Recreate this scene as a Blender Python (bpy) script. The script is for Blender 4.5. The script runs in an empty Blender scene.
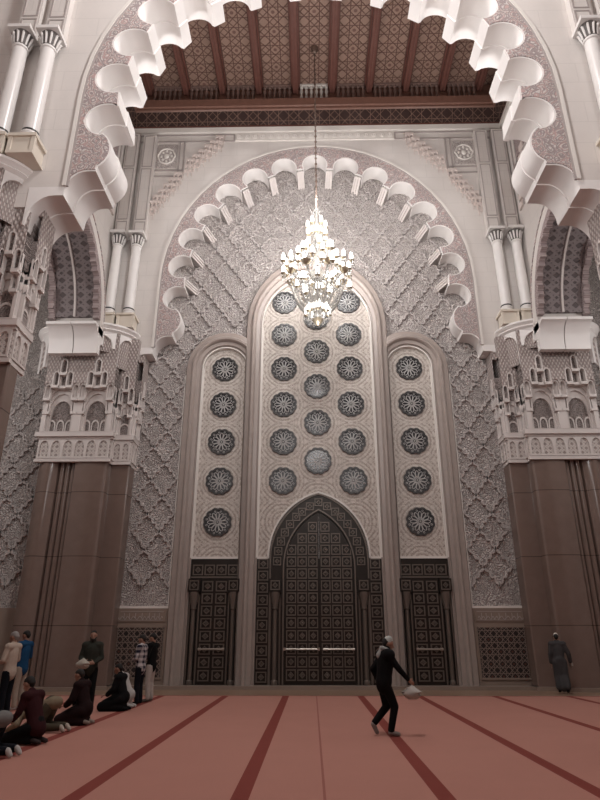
import bpy, bmesh, math, random
from mathutils import Vector, Matrix
from mathutils.geometry import tessellate_polygon
random.seed(7)
PI = math.pi
S = bpy.context.scene
COL = S.collection
R = math.radians

# ------------------------------------------------------------------ node helpers
class X:
    """a float socket with arithmetic"""
    def __init__(s, nt, sock): s.nt, s.k = nt, sock
    def op(s, o, b=None, c=None):
        n = s.nt.nodes.new('ShaderNodeMath'); n.operation = o
        for i, v in enumerate((s, b, c)):
            if v is None: continue
            if isinstance(v, X): s.nt.links.new(v.k, n.inputs[i])
            else: n.inputs[i].default_value = v
        return X(s.nt, n.outputs[0])
    def __add__(s, b): return s.op('ADD', b)
    def __sub__(s, b): return s.op('SUBTRACT', b)
    def __mul__(s, b): return s.op('MULTIPLY', b)
    def __truediv__(s, b): return s.op('DIVIDE', b)
    def abs(s): return s.op('ABSOLUTE')
    def frac(s): return s.op('FRACT')
    def sin(s): return s.op('SINE')
    def sqrt(s): return s.op('SQRT')
    def min(s, b): return s.op('MINIMUM', b)
    def max(s, b): return s.op('MAXIMUM', b)
    def lt(s, b): return s.op('LESS_THAN', b)
    def step(s, a, b):
        n = s.nt.nodes.new('ShaderNodeMapRange'); n.interpolation_type = 'SMOOTHSTEP'
        s.nt.links.new(s.k, n.inputs[0]); n.inputs[1].default_value = a; n.inputs[2].default_value = b
        return X(s.nt, n.outputs[0])

class Mat:
    def __init__(s, name, rough=.6, metal=0.0, spec=.4):
        s.m = bpy.data.materials.new(name); s.m.use_nodes = True
        s.nt = s.m.node_tree; s.b = s.nt.nodes['Principled BSDF']
        s.b.inputs['Roughness'].default_value = rough; s.b.inputs['Metallic'].default_value = metal
        s.b.inputs['Specular IOR Level'].default_value = spec
    def xyz(s):
        t = s.nt.nodes.new('ShaderNodeTexCoord'); p = s.nt.nodes.new('ShaderNodeSeparateXYZ')
        s.nt.links.new(t.outputs['Object'], p.inputs[0])
        return [X(s.nt, p.outputs[i]) for i in range(3)]
    def vec(s, x, y, z=0.0):
        n = s.nt.nodes.new('ShaderNodeCombineXYZ')
        for i, v in enumerate((x, y, z)):
            if isinstance(v, X): s.nt.links.new(v.k, n.inputs[i])
            else: n.inputs[i].default_value = v
        return n.outputs[0]
    def noise(s, v, scale, detail=3, dist=0.0):
        n = s.nt.nodes.new('ShaderNodeTexNoise'); s.nt.links.new(v, n.inputs['Vector'])
        n.inputs['Scale'].default_value = scale; n.inputs['Detail'].default_value = detail; n.inputs['Distortion'].default_value = dist
        return X(s.nt, n.outputs[0])
    def voro(s, v, scale, feature='DISTANCE_TO_EDGE', rnd=1.0):
        n = s.nt.nodes.new('ShaderNodeTexVoronoi'); n.feature = feature; s.nt.links.new(v, n.inputs['Vector'])
        n.inputs['Scale'].default_value = scale; n.inputs['Randomness'].default_value = rnd
        return X(s.nt, n.outputs['Distance'])
    def mix(s, f, a, b):
        n = s.nt.nodes.new('ShaderNodeMix'); n.data_type = 'RGBA'
        if isinstance(f, X): s.nt.links.new(f.k, n.inputs[0])
        else: n.inputs[0].default_value = f
        for i, v in ((6, a), (7, b)):
            if isinstance(v, tuple): n.inputs[i].default_value = (*v, 1)
            else: s.nt.links.new(v, n.inputs[i])
        return n.outputs[2]
    def color(s, c):
        if isinstance(c, tuple): s.b.inputs['Base Color'].default_value = (*c, 1)
        else: s.nt.links.new(c, s.b.inputs['Base Color'])
        return s
    def bump(s, h, dist=.03, strength=1.0):
        n = s.nt.nodes.new('ShaderNodeBump'); n.inputs['Distance'].default_value = dist; n.inputs['Strength'].default_value = strength
        s.nt.links.new(h.k, n.inputs['Height']); s.nt.links.new(n.outputs[0], s.b.inputs['Normal'])
        return s

def wrap(x, p):                       # signed distance to the nearest multiple of p
    return ((x / p + .5).frac() - .5) * p
def star(u, v, p):                    # distance to the lines of an eight-fold strapwork grid
    q = p / math.sqrt(2)
    a = wrap(u + p * .25, p * .5).abs().min(wrap(v + p * .25, p * .5).abs())
    d1 = (u + v) * (1 / math.sqrt(2)); d2 = (u - v) * (1 / math.sqrt(2))
    return a.min(wrap(d1 + q * .3, q).abs()).min(wrap(d1 - q * .3, q).abs()).min(wrap(d2 + q * .3, q).abs()).min(wrap(d2 - q * .3, q).abs())

def plain(name, c, rough=.6, metal=0.0, spec=.4, var=.06, scale=2.0):
    m = Mat(name, rough, metal, spec); x, y, z = m.xyz()
    n = m.noise(m.vec(x, y, z), scale, 4)
    m.color(m.mix(n, tuple(k * (1 - var) for k in c), tuple(min(1, k * (1 + var)) for k in c)))
    return m.m

def stone(name, c, rough, bw=1.3, bh=.62, axis='x', var=.04, joint=.92, spec=.4):
    m = Mat(name, rough, 0, spec); x, y, z = m.xyz()
    u = x if axis == 'x' else y
    n = m.noise(m.vec(x, y, z), 1.6, 5) ; n2 = m.noise(m.vec(x, y, z), 14, 3)
    base = m.mix((n * .7 + n2 * .3), tuple(k * (1 - 2 * var) for k in c), tuple(min(1, k * (1 + 2 * var)) for k in c))
    jz = wrap(z, bh).abs().step(.006, .02)
    row = (z / bh).op('FLOOR') * .5
    ju = wrap(u + row * bw, bw).abs().step(.006, .02)
    j = jz.min(ju) if bw else jz
    m.color(m.mix(j, tuple(k * joint for k in c), base))
    return m.m

def carve(name, hi, lo, u='x', v='z', scale=3.2, dist=.05, rough=.75):
    """carved plaster filled with scrolling leaf work"""
    m = Mat(name, rough, 0, .2); c = dict(zip('xyz', m.xyz()))
    U, V = c[u], c[v]
    vec = m.vec(U, V)
    wob = m.noise(vec, 2.2, 2)
    vv = m.vec(U + wob * .25, V + wob * .2)
    d = m.voro(vv, scale, 'F1', .8)
    rings = (d * 24.0).sin() * .5 + .5
    e = m.voro(vv, scale * 2.2, 'DISTANCE_TO_EDGE', .9).step(.03, .16)
    h = (rings * .55 + e * .45)
    m.color(m.mix(h.step(.25, .6), lo, hi)); m.bump(h, dist)
    return m.m

def filigree(name, bg, line, red, u='x', v='z', scale=2.6):
    m = Mat(name, .7, 0, .2); c = dict(zip('xyz', m.xyz())); U, V = c[u], c[v]
    wob = m.noise(m.vec(U, V), 1.8, 2)
    vv = m.vec(U + wob * .4, V + wob * .35)
    d = m.voro(vv, scale, 'F1', .9)
    rings = (d * 34.0).sin()
    e = m.voro(vv, scale * 2.6, 'DISTANCE_TO_EDGE').step(.02, .13)
    f = rings.step(-.35, .25).min(e)
    c1 = m.mix((d * 17.0).sin().step(.1, .7), line, red)
    m.color(m.mix(f, c1, bg)); m.bump(f, .02)
    return m.m

def honey(name, hi, lo, size=.14, u='x', v='z', sub=.03):
    m = Mat(name, .75, 0, .2); c = dict(zip('xyz', m.xyz())); U, V = (c['x'] + c['y'] if u == 'x' else c['x'] - c['y'] if u == 'm' else c[u]), c[v]
    a = wrap(U + V * .55, size); b = wrap(U - V * .55, size)
    r = (a * a + b * b).sqrt().step(size * .12, size * .5)
    m.color(m.mix(r, hi, lo)); m.bump(r * -1.0, sub)
    return m.m

def strap(name, bg, line, p, w=.03, u='x', v='z', rough=.5, spec=.4, extra=None, bump=.015):
    m = Mat(name, rough, 0, spec); c = dict(zip('xyz', m.xyz()))
    c['w'] = c['z'] - c['y'] * .8; c['h'] = c['x'] + c['y']; U, V = c[u], c[v]
    d = star(U, V, p) if True else None
    f = d.step(w * .6, w * 1.3)
    col = m.mix(f, line, bg)
    if extra:
        r = (wrap(U, p) * wrap(U, p) + wrap(V, p) * wrap(V, p)).sqrt()
        col = m.mix(r.lt(p * .09), col, extra)
    m.color(col); m.bump(f * -1.0, bump)
    return m.m

WHITE = plain('white plaster', (.80, .765, .745), .55, var=.03)
STONE = stone('pale dressed stone', (.66, .615, .585), .6, 1.5, .75)
STONEY = stone('pale dressed stone side', (.66, .615, .585), .6, 1.5, .75, axis='y')
CREAM = plain('cream marble', (.72, .65, .56), .35, var=.07)
COLM = plain('white column marble', (.76, .73, .71), .3, var=.05, scale=4)
CARVE = carve('carved plaster', (.63, .575, .55), (.39, .34, .325), scale=5.0, dist=.07)
CARVELOW = carve('carved plaster relief', (.60, .545, .52), (.40, .35, .335), scale=6, dist=.03)
RIB = carve('carved plaster rib', (.60, .55, .53), (.46, .41, .395), scale=9, dist=.02)
MUQ = plain('muqarnas plaster', (.64, .585, .56), .7, var=.06)
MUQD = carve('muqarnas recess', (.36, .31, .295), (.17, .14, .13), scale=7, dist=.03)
FILI = filigree('pink filigree', (.62, .56, .54), (.36, .30, .295), (.50, .36, .34), scale=3.4)
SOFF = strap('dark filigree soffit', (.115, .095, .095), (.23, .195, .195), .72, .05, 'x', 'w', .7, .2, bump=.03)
FRINGE = carve('pink fringe plaster', (.44, .36, .35), (.27, .21, .21), 'y', 'z', scale=6, dist=.02)
HONEY = honey('honeycomb plaster', (.60, .53, .50), (.34, .285, .27))
HONEYR = honey('honeycomb plaster right', (.60, .53, .50), (.34, .285, .27), u='m')
BROWN = stone('polished brown marble', (.235, .168, .142), .22, 0.0, 2.35, var=.09, joint=.55, spec=.6) if False else None
def brown():
    m = Mat('polished brown marble', .17, 0, .6); x, y, z = m.xyz()
    n = m.noise(m.vec(x, y, z), 3.0, 6); n2 = m.noise(m.vec(x, y, z), 30, 2)
    base = m.mix(n * .6 + n2 * .4, (.145, .100, .084), (.225, .160, .135))
    j = wrap(z + .3, 2.35).abs().step(.008, .022)
    m.color(m.mix(j, (.085, .058, .048), base)); return m.m
BROWN = brown()
BEIGE = plain('veined beige brown marble', (.34, .285, .258), .35, var=.12, scale=3)
DADO = plain('dark dado stone', (.26, .20, .165), .4, var=.1)
TRIMW = plain('white edging', (.72, .68, .64), .55, var=.03)
LINE = plain('grey molding', (.40, .355, .34), .6, var=.05)
BRONZE = plain('dark bronze', (.026, .021, .018), .38, .55, .5, var=.2)
BRONZEL = plain('worn bronze relief', (.15, .125, .108), .42, .5, .5, var=.15)
STEEL = plain('push bar metal', (.42, .37, .33), .3, .9, .5)
GLASSD = plain('dark window glass', (.022, .022, .025), .22, 0, .5, var=.1)
TRAC = plain('grey tracery metal', (.44, .43, .42), .45, .1, .5)
RIMM = plain('dark rim metal', (.045, .042, .042), .4, .3, .5)
WOOD = plain('red brown cedar', (.15, .064, .050), .4, var=.2, scale=6)
WOODF = plain('brown cedar fascia', (.19, .095, .070), .4, var=.2, scale=6)
WOODP = strap('carved cedar panel', (.27, .175, .135), (.12, .058, .046), .92, .018, 'x', 'y', .5, extra=(.15, .08, .064), bump=.03)
WOODC = strap('carved dark cedar band', (.045, .025, .022), (.20, .125, .095), 1.0, .014, 'x', 'z', .45)
WOODCY = strap('carved dark cedar band side', (.045, .025, .022), (.20, .125, .095), 1.0, .014, 'y', 'z', .45)
WOODGLOW = plain('cedar spindle with painted glow', (.62, .58, .54), .5, var=.1)  # pale because the glow on the middle spindles is put into the color
WOODM = plain('mid cedar spindle', (.20, .13, .11), .5, var=.1)
TILE = strap('star tile mosaic', (.022, .018, .018), (.30, .225, .19), .40, .008, 'x', 'z', .3, extra=(.10, .04, .03), bump=.005)
FLOORM = stone('brown floor stone', (.30, .195, .135), .35, 2.0, 1.0)
CARP = None
def carpet_mat(name, c):
    m = Mat(name, .95, 0, .1); x, y, z = m.xyz()
    n = m.noise(m.vec(x, y, z), 1.2, 3); n2 = m.noise(m.vec(x, y, z), 60, 2)
    m.color(m.mix(n * .5 + n2 * .5, tuple(k * .92 for k in c), tuple(k * 1.08 for k in c))); m.bump(n2, .004); return m.m
CARP = carpet_mat('rose carpet', (.42, .205, .165)); CARPS = carpet_mat('dark red carpet stripe', (.205, .052, .042))
CARPL = carpet_mat('carpet seam', (.30, .12, .10))
def stucco_panel(name, kind):
    """cream plaster with rings of leaf work around the round windows; origin = centre of the top window"""
    m = Mat(name, .7, 0, .25); x, y, z = m.xyz(); p = 1.617
    if kind == 1:
        zz = wrap(z, p); r = (x * x + zz * zz).sqrt()
    else:
        zz = wrap(z, p); zh = wrap(z + p * .5, p); xa = x.abs() - 1.392
        r = (xa * xa + zz * zz).sqrt().min((x * x + zh * zh).sqrt())
    rings = (r * 44.0).sin() * .5 + .5
    e = m.voro(m.vec(x, z), 9.0, 'F1', .5)
    s = star(x, z, .539).step(.012, .035)
    h = (rings * .35 + (e * 30.0).sin() * .2 + .2 + s * .25)
    m.color(m.mix(h.step(.2, .62), (.36, .30, .26), (.66, .605, .56))); m.bump(h, .02)
    return m.m
PAN1 = stucco_panel('cream window panel', 1); PAN3 = stucco_panel('cream centre panel', 3)

def emis(name, c, strength):
    m = bpy.data.materials.new(name); m.use_nodes = True; b = m.node_tree.nodes['Principled BSDF']
    b.inputs['Base Color'].default_value = (*c, 1); b.inputs['Emission Color'].default_value = (*c, 1); b.inputs['Emission Strength'].default_value = strength
    try: m.cycles.emission_sampling = 'NONE'
    except Exception: pass
    return m
BULB = emis('lit lamp glass', (1.0, .97, .92), 3.2)
def crystal():
    m = Mat('clear crystal', .15, 0, .8); m.color((.60, .58, .55)); m.b.inputs['Transmission Weight'].default_value = .35
    return m.m
CRYS = crystal(); GILT = plain('brass fittings', (.45, .38, .28), .35, .8)
CHAIN = plain('dark brass chain', (.22, .16, .13), .45, .6)

# ------------------------------------------------------------------ mesh helpers
class MB:
    def __init__(s): s.v, s.f, s.m = [], [], []
    def add(s, vs, fs, mi=0):
        o = len(s.v); s.v += [tuple(q) for q in vs]
        for i, f in enumerate(fs):
            s.f.append(tuple(o + k for k in f)); s.m.append(mi[i] if isinstance(mi, list) else mi)
    def box(s, a, b, mi=0):
        (x0, y0, z0), (x1, y1, z1) = a, b
        v = [(x, y, z) for x in (x0, x1) for y in (y0, y1) for z in (z0, z1)]
        s.add(v, [(0, 1, 3, 2), (4, 6, 7, 5), (0, 4, 5, 1), (2, 3, 7, 6), (0, 2, 6, 4), (1, 5, 7, 3)], mi)
    def prism(s, poly, fn, d0, d1, mc=0, ms=None, holes=()):
        """poly (2D loop) extruded from depth d0 to d1; fn(u,v,d) -> point"""
        ms = mc if ms is None else ms
        loops = [list(poly)] + [list(h) for h in holes]
        flat = [p for l in loops for p in l]; n = len(flat)
        tri = tessellate_polygon([[Vector((u, v, 0)) for u, v in l] for l in loops])
        vs = [fn(u, v, d0) for u, v in flat] + [fn(u, v, d1) for u, v in flat]
        fs, mi = [], []
        for t in tri:
            fs.append(tuple(t)); mi.append(mc); fs.append(tuple(n + k for k in reversed(t))); mi.append(mc)
        o = 0
        for l in loops:
            k = len(l)
            for i in range(k):
                j = (i + 1) % k
                fs.append((o + i, o + j, n + o + j, n + o + i)); mi.append(ms)
            o += k
        s.add(vs, fs, mi)
    def grid(s, rows, mi=0, closed=False):
        n = len(rows[0]); vs = [p for r in rows for p in r]; fs = []
        for i in range(len(rows) - 1):
            for j in range(n if closed else n - 1):
                k = (j + 1) % n
                fs.append((i * n + j, i * n + k, (i + 1) * n + k, (i + 1) * n + j))
        s.add(vs, fs, mi)
    def lathe(s, prof, c, seg=16, mi=0, a0=0, a1=2 * PI, sx=1, sy=1):
        full = abs(a1 - a0 - 2 * PI) < 1e-6
        k = seg if full else seg + 1
        rows = [[(c[0] + sx * r * math.cos(a0 + (a1 - a0) * j / seg), c[1] + sy * r * math.sin(a0 + (a1 - a0) * j / seg), c[2] + z) for j in range(k)] for r, z in prof]
        s.grid(rows, mi, closed=full)
    def tube(s, pts, r, seg=8, mi=0, cap=True):
        pts = [Vector(p) for p in pts]; rr = r if isinstance(r, (list, tuple)) else [r] * len(pts)
        rows = []; up = Vector((0, 0, 1))
        prev = None
        for i, p in enumerate(pts):
            t = (pts[min(i + 1, len(pts) - 1)] - pts[max(i - 1, 0)]).normalized()
            if prev is None:
                a = t.cross(up) if abs(t.z) < .95 else t.cross(Vector((1, 0, 0)))
            else: a = prev - t * prev.dot(t)
            a.normalize(); prev = a; b = t.cross(a)
            rows.append([p + (a * math.cos(2 * PI * j / seg) + b * math.sin(2 * PI * j / seg)) * rr[i] for j in range(seg)])
        o = len(s.v); s.grid(rows, mi, closed=True)
        if cap:
            s.f.append(tuple(o + j for j in range(seg))); s.m.append(mi)
            s.f.append(tuple(len(s.v) - seg + j for j in range(seg))); s.m.append(mi)
    def ball(s, c, r, mi=0, seg=10, rings=7):
        if not isinstance(r, (tuple, list)): r = (r, r, r)
        rows = [[(c[0] + r[0] * math.sin(PI * i / rings) * math.cos(2 * PI * j / seg), c[1] + r[1] * math.sin(PI * i / rings) * math.sin(2 * PI * j / seg), c[2] - r[2] * math.cos(PI * i / rings)) for j in range(seg)] for i in range(rings + 1)]
        s.grid(rows, mi, closed=True)
    def build(s, name, mats, parent=None, local=False, smooth=35, merge=False):
        me = bpy.data.meshes.new(name)
        off = Vector((0, 0, 0)) if (parent is None or local) else wloc(parent)
        me.from_pydata([tuple(Vector(q) - off) for q in s.v], [], s.f)
        mats = mats if isinstance(mats, (list, tuple)) else [mats]
        for m in mats: me.materials.append(m)
        me.polygons.foreach_set('material_index', s.m)
        bm = bmesh.new(); bm.from_mesh(me)
        if merge: bmesh.ops.remove_doubles(bm, verts=bm.verts, dist=1e-4)
        bmesh.ops.recalc_face_normals(bm, faces=bm.faces); bm.to_mesh(me); bm.free()
        if smooth:
            me.polygons.foreach_set('use_smooth', [True] * len(me.polygons)); me.set_sharp_from_angle(angle=R(smooth))
        me.update()
        o = bpy.data.objects.new(name, me); COL.objects.link(o)
        if parent is not None: o.parent = parent
        return o
def wloc(o):
    v = Vector(o.location); p = o.parent
    while p is not None: v = v + Vector(p.location); p = p.parent
    return v
def tag(o, label=None, cat=None, group=None, kind=None):
    if label: o['label'] = label
    if cat: o['category'] = cat
    if group: o['group'] = group
    if kind: o['kind'] = kind
    return o
def thing(name, loc, label, cat, group=None, kind=None, rz=0):
    o = bpy.data.objects.new(name, None); COL.objects.link(o); o.location = loc; o.rotation_euler = (0, 0, rz)
    o.empty_display_size = .2
    return tag(o, label, cat, group, kind)
def struct(o): o['kind'] = 'structure'; return o
def copy_tree(o, parent=None):
    c = o.copy(); COL.objects.link(c); c.parent = parent
    for ch in o.children: copy_tree(ch, c)
    return c
XZ = lambda u, v, d: (u, d, v)         # wall facing the camera
side = lambda s: 'left' if s < 0 else 'right'
def arc(cx, cz, rx, rz, a0, a1, n):
    return [(cx + rx * math.cos(R(a0 + (a1 - a0) * i / n)), cz + rz * math.sin(R(a0 + (a1 - a0) * i / n))) for i in range(n + 1)]

# ------------------------------------------------------------------ main dimensions (metres)
YW = 23.2          # carved end wall
YB = 22.4          # face of the far scalloped arch
YF = 12.78         # face of the near scalloped arch
XS = 9.1           # side walls of the bay
ZC = 24.9          # underside of the cedar cornice

# ------------------------------------------------------------------ scalloped arch outline
CTR = [(-6.04, 15.33), (-5.94, 16.93), (-5.59, 18.40), (-4.96, 19.74), (-4.04, 20.90), (-2.82, 21.80), (-1.46, 22.38), (0, 22.58)]
def left_profile():
    P = [(-7.78, 11.72)]
    P += arc(-7.12, 11.82, .64, .84, 180, 90, 8)
    P += [(-6.86, 12.66), (-6.86, 12.74)] + arc(-6.32, 12.76, .54, .70, 180, 90, 8)
    P += [(-6.08, 13.46), (-6.08, 13.54)]
    P += arc(-6.30, 14.22, .54, .66, -64, 62, 10)
    c = CTR + [(-x, z) for x, z in reversed(CTR[:-1])]
    r = .56
    for i in range(8):
        x, z = c[i]
        t = Vector((c[i + 1][0] - c[i - 1][0], c[i + 1][1] - c[i - 1][1])) if i else Vector((.1, 1.0))
        a = math.degrees(math.atan2(t.y, t.x))           # direction of travel; outward is a+90
        out = a + 90
        a0, a1 = out + 112, out - 112
        if i == 0: a0 = out + 88
        A = [(x + r * math.cos(R(a0 + (a1 - a0) * k / 16)), z + r * math.sin(R(a0 + (a1 - a0) * k / 16))) for k in range(17)]
        inn = Vector((-math.cos(R(out)), -math.sin(R(out)))) * .06
        if i: P.append((A[0][0] + inn.x, A[0][1] + inn.y))
        P += A
        P.append((A[-1][0] + inn.x, A[-1][1] + inn.y))
    return P
LP = left_profile()
LP = [p for p in LP if p[0] < -.001]
PROF = LP + [(-x, z) for x, z in reversed(LP)]            # whole intrados, left foot to right foot
# the middle lobe: LP stops at x<0, arcs above join by symmetry
def extrados(k=0.0, n=28, zf=12.95):
    a, b = 6.92 + k, 7.55 + k
    P = [(-a, zf)]
    P += [(-a * math.cos(R(180 * i / n)), 16.2 + b * math.sin(R(180 * i / n))) for i in range(n + 1)]
    P.append((a, zf)); return P
def offset(path, d):
    out = []
    for i, p in enumerate(path):
        a = Vector(path[max(i - 1, 0)]); b = Vector(path[min(i + 1, len(path) - 1)])
        t = (b - a); t = t.normalized() if t.length > 1e-6 else Vector((0, 1))
        out.append((p[0] - t.y * d, p[1] + t.x * d))
    return out
def scallop_arch(yf, depths, label, group):
    t = thing('scalloped_arch', (0, yf, 11.95), label, 'arch', group)
    y = yf - .02
    ext = extrados(0.0)
    for k, d in enumerate(depths):
        mb = MB()
        inner = PROF if k == 0 else offset(PROF, -.03 * k)
        loop = inner + [(7.82, 11.72), (7.82, 12.94)] + list(reversed(ext)) + [(-7.82, 12.94), (-7.82, 11.72)]
        mb.prism(loop, XZ, y, y + d - .02, 0)
        mb.build('lobed_order', WHITE, t, smooth=30); y += d
        if k < len(depths) - 1:                              # the fine bead between the two orders
            r = MB(); r.prism(offset(PROF, .05) + list(reversed(offset(PROF, -.035))), XZ, y - .04, y + .02, 0); r.build('bead', WHITE, t, smooth=30)
    # filigree face: between the outer molding and a plain margin round the lobes
    fin = [p for p in offset(PROF, .05) if p[1] > 13.0]
    e2 = extrados(-.16, zf=13.08)
    f = MB(); f.prism([(-6.76, 13.08)] + [p for p in fin if abs(p[0]) < 6.75] + [(6.76, 13.08)] + list(reversed(e2[1:-1])), XZ, yf - .045, yf - .02, 0)
    f.build('filigree_face', FILI, t, smooth=0)
    for nm, k0, k1, dd, mm in (('edge_line', -.16, -.10, .06, LINE), ('edge_molding', -.10, .0, .08, TRIMW)):
        mo = MB(); mo.prism(extrados(k0) + list(reversed(extrados(k1))), XZ, yf - dd, yf, 0); mo.build(nm, mm, t, smooth=30)
    if len(depths) == 1:                                     # ribbed fins under the cusps, sloping in towards the carved wall
        c = CTR + [(-x, z) for x, z in reversed(CTR[:-1])]
        for i in range(len(c) - 1):
            a, b = Vector(c[i]), Vector(c[i + 1]); mid = (a + b) / 2; tt = (b - a).normalized(); n = Vector((tt.y, -tt.x))
            P = lambda u, v, yy: (mid.x + tt.x * u + n.x * v, yy, mid.y + tt.y * u + n.y * v)
            f = MB()
            for u0, u1, dv in ((-.16, .16, 0), (-.16, -.09, .05), (-.035, .035, .05), (.09, .16, .05)):
                v = [P(u, w_, yy) for u in (u0, u1) for w_, yy in ((.10, yf), (.27 + dv, yf), (.62 + dv, YW - .02), (.10, YW - .02))]
                f.add(v, [(0, 1, 2, 3), (7, 6, 5, 4), (0, 4, 5, 1), (1, 5, 6, 2), (2, 6, 7, 3), (3, 7, 4, 0)])
            f.build('ribbed_cusp', MUQ, t, smooth=0)
    return t
scallop_arch(YB, [.8], 'scalloped white lobed arch with pink filigree face framing the carved end wall', None)
scallop_arch(YF, [.76, .76], 'huge nearer scalloped white arch with pink filigree face, crossing top of view', None)

# ------------------------------------------------------------------ shell
def arch_wall(name, yf, y1, xo, zt, mat):
    mb = MB(); e = extrados(.0, zf=12.4)
    P = [(-xo, 12.3), (-7.82, 12.3), (-7.82, 12.95), (-6.92, 12.95)] + e[1:-1] + [(6.92, 12.95), (7.82, 12.95), (7.82, 12.3), (xo, 12.3), (xo, zt), (-xo, zt)]
    mb.prism(P, XZ, yf, y1, 0)
    return struct(mb.build(name, mat, smooth=0))
arch_wall('wall_back_arch', YB, YW - .005, 10.8, 28.2, STONE)
arch_wall('wall_front', YF, YF + 1.65, 17, 28.2, STONE)
m = MB(); m.box((-17, YW, 0), (17, YW + .5, 24)); wall_back = struct(m.build('wall_back', CARVE, smooth=0))
m = MB(); m.box((-17.5, -14, -.3), (17.5, YW + .5, 0)); floor = struct(m.build('floor', FLOORM, smooth=0))
m = MB(); m.box((-17.5, -14, 28.2), (17.5, YW + .5, 28.6)); struct(m.build('ceiling_upper', WOODF, smooth=0))
m = MB(); m.box((-17.5, -14.4, 0), (17.5, -14, 28.2)); struct(m.build('wall_rear', STONE, smooth=0))
for s in (-1, 1):
    m = MB(); m.box((s * 17, -14, 0), (s * 17.4, YW, 28.2)); struct(m.build('wall_' + side(s) + '_aisle', STONEY, smooth=0))
# plinth at the foot of the end wall
m = MB(); m.box((-17, 22.55, 0), (17, YW, .12)); struct(m.build('baseboard_back', DADO, smooth=0))
m = MB()
for s in (-1, 1): m.box((s * 5.45, YW - .05, .12), (s * 16.9, YW - .001, 2.68))
struct(m.build('trim_dado', DADO, smooth=0))

# lattice of lobed lozenges standing proud of the carved plaster
def lattice():
    mb = MB(); w, h = 1.02, 1.36; wd = .045
    prof = [(0, 0), (.06, .16), (.19, .18), (.26, .30), (.25, .44), (.38, .50), (.53, .49), (.60, .62), (.60, .76), (.74, .80), (.86, .84), (1, 1)]
    def ok(x, z):
        ax = abs(x)
        if z < 2.95 or z > 23.0: return False
        if ax > 7.3 and z > 12.0: return False
        if ax > 13.2: return False
        if 7.5 < ax < 10.4: return False
        if ax < 2.9 and z < 14.3: return False
        if ax < 2.95 and z < 14.3 + 3.3 * math.sqrt(max(0, 1 - (ax / 2.95) ** 2)): return False
        if 2 < ax < 5.5 and z < 12.3: return False
        if (ax - 3.87) ** 2 + (z - 12.25) ** 2 < 1.66 ** 2: return False
        if z > 16.2 and (ax / 6.6) ** 2 + ((z - 16.2) / 7.2) ** 2 > 1: return False
        return True
    for i in range(-28, 29):
        for j in range(0, 36):
            if (i + j) % 2: continue
            cx, cz = i * w / 2, j * h / 2
            for sx in (-1, 1):
                pts = [(cx + sx * w / 2 * a, cz + h / 2 * b) for a, b in prof]
                if not (ok(*pts[0]) and ok(*pts[-1])): continue
                rows = []
                for k, p in enumerate(pts):
                    a = Vector(pts[max(k - 1, 0)]); b = Vector(pts[min(k + 1, len(pts) - 1)]); t = (b - a).normalized()
                    nx, nz = -t.y * wd, t.x * wd
                    rows.append([(p[0] + nx, YW, p[1] + nz), (p[0] + nx * .8, YW - .09, p[1] + nz * .8), (p[0] - nx * .8, YW - .09, p[1] - nz * .8), (p[0] - nx, YW, p[1] - nz)])
                mb.grid(rows, 0)
    o = mb.build('lattice_relief', RIB, wall_back, smooth=30); return o
lattice()
# white frames round the lower edge of the carved fields
for s in (-1, 1):
    m = MB()
    for a, b in (((5.50, 2.66), (7.45, 2.74)), ((7.37, 2.74), (7.45, 12.5)), ((5.50, 2.74), (5.58, 12.0))):
        m.box((s * a[0], YW - .06, a[1]), (s * b[0], YW, b[1]))
    m.build('field_edge', TRIMW, wall_back, smooth=0)

# side walls of the bay, each with a round arcade opening
YC, RA, ZS, XA = 17.25, 3.55, 13.1, 8.62
def side_wall(s):
    mb = MB(); fn = lambda u, v, d: (d, u, v)
    op = [(YC - RA, 11.9)] + [(YC - RA * math.cos(R(180 * i / 24)), ZS + RA * math.sin(R(180 * i / 24))) for i in range(25)] + [(YC + RA, 13.0)]
    op = [p for p in op if p[0] > YF + 1.56]
    P = [(YF + 1.55, op[0][1])] + op + [(YB, 13.0), (YB, 28.2), (YF + 1.55, 28.2)]
    mb.prism(P, fn, s * XS, s * 10.55, 0)
    return struct(mb.build('wall_' + side(s), STONEY, smooth=0))
for s in (-1, 1): side_wall(s)

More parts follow.
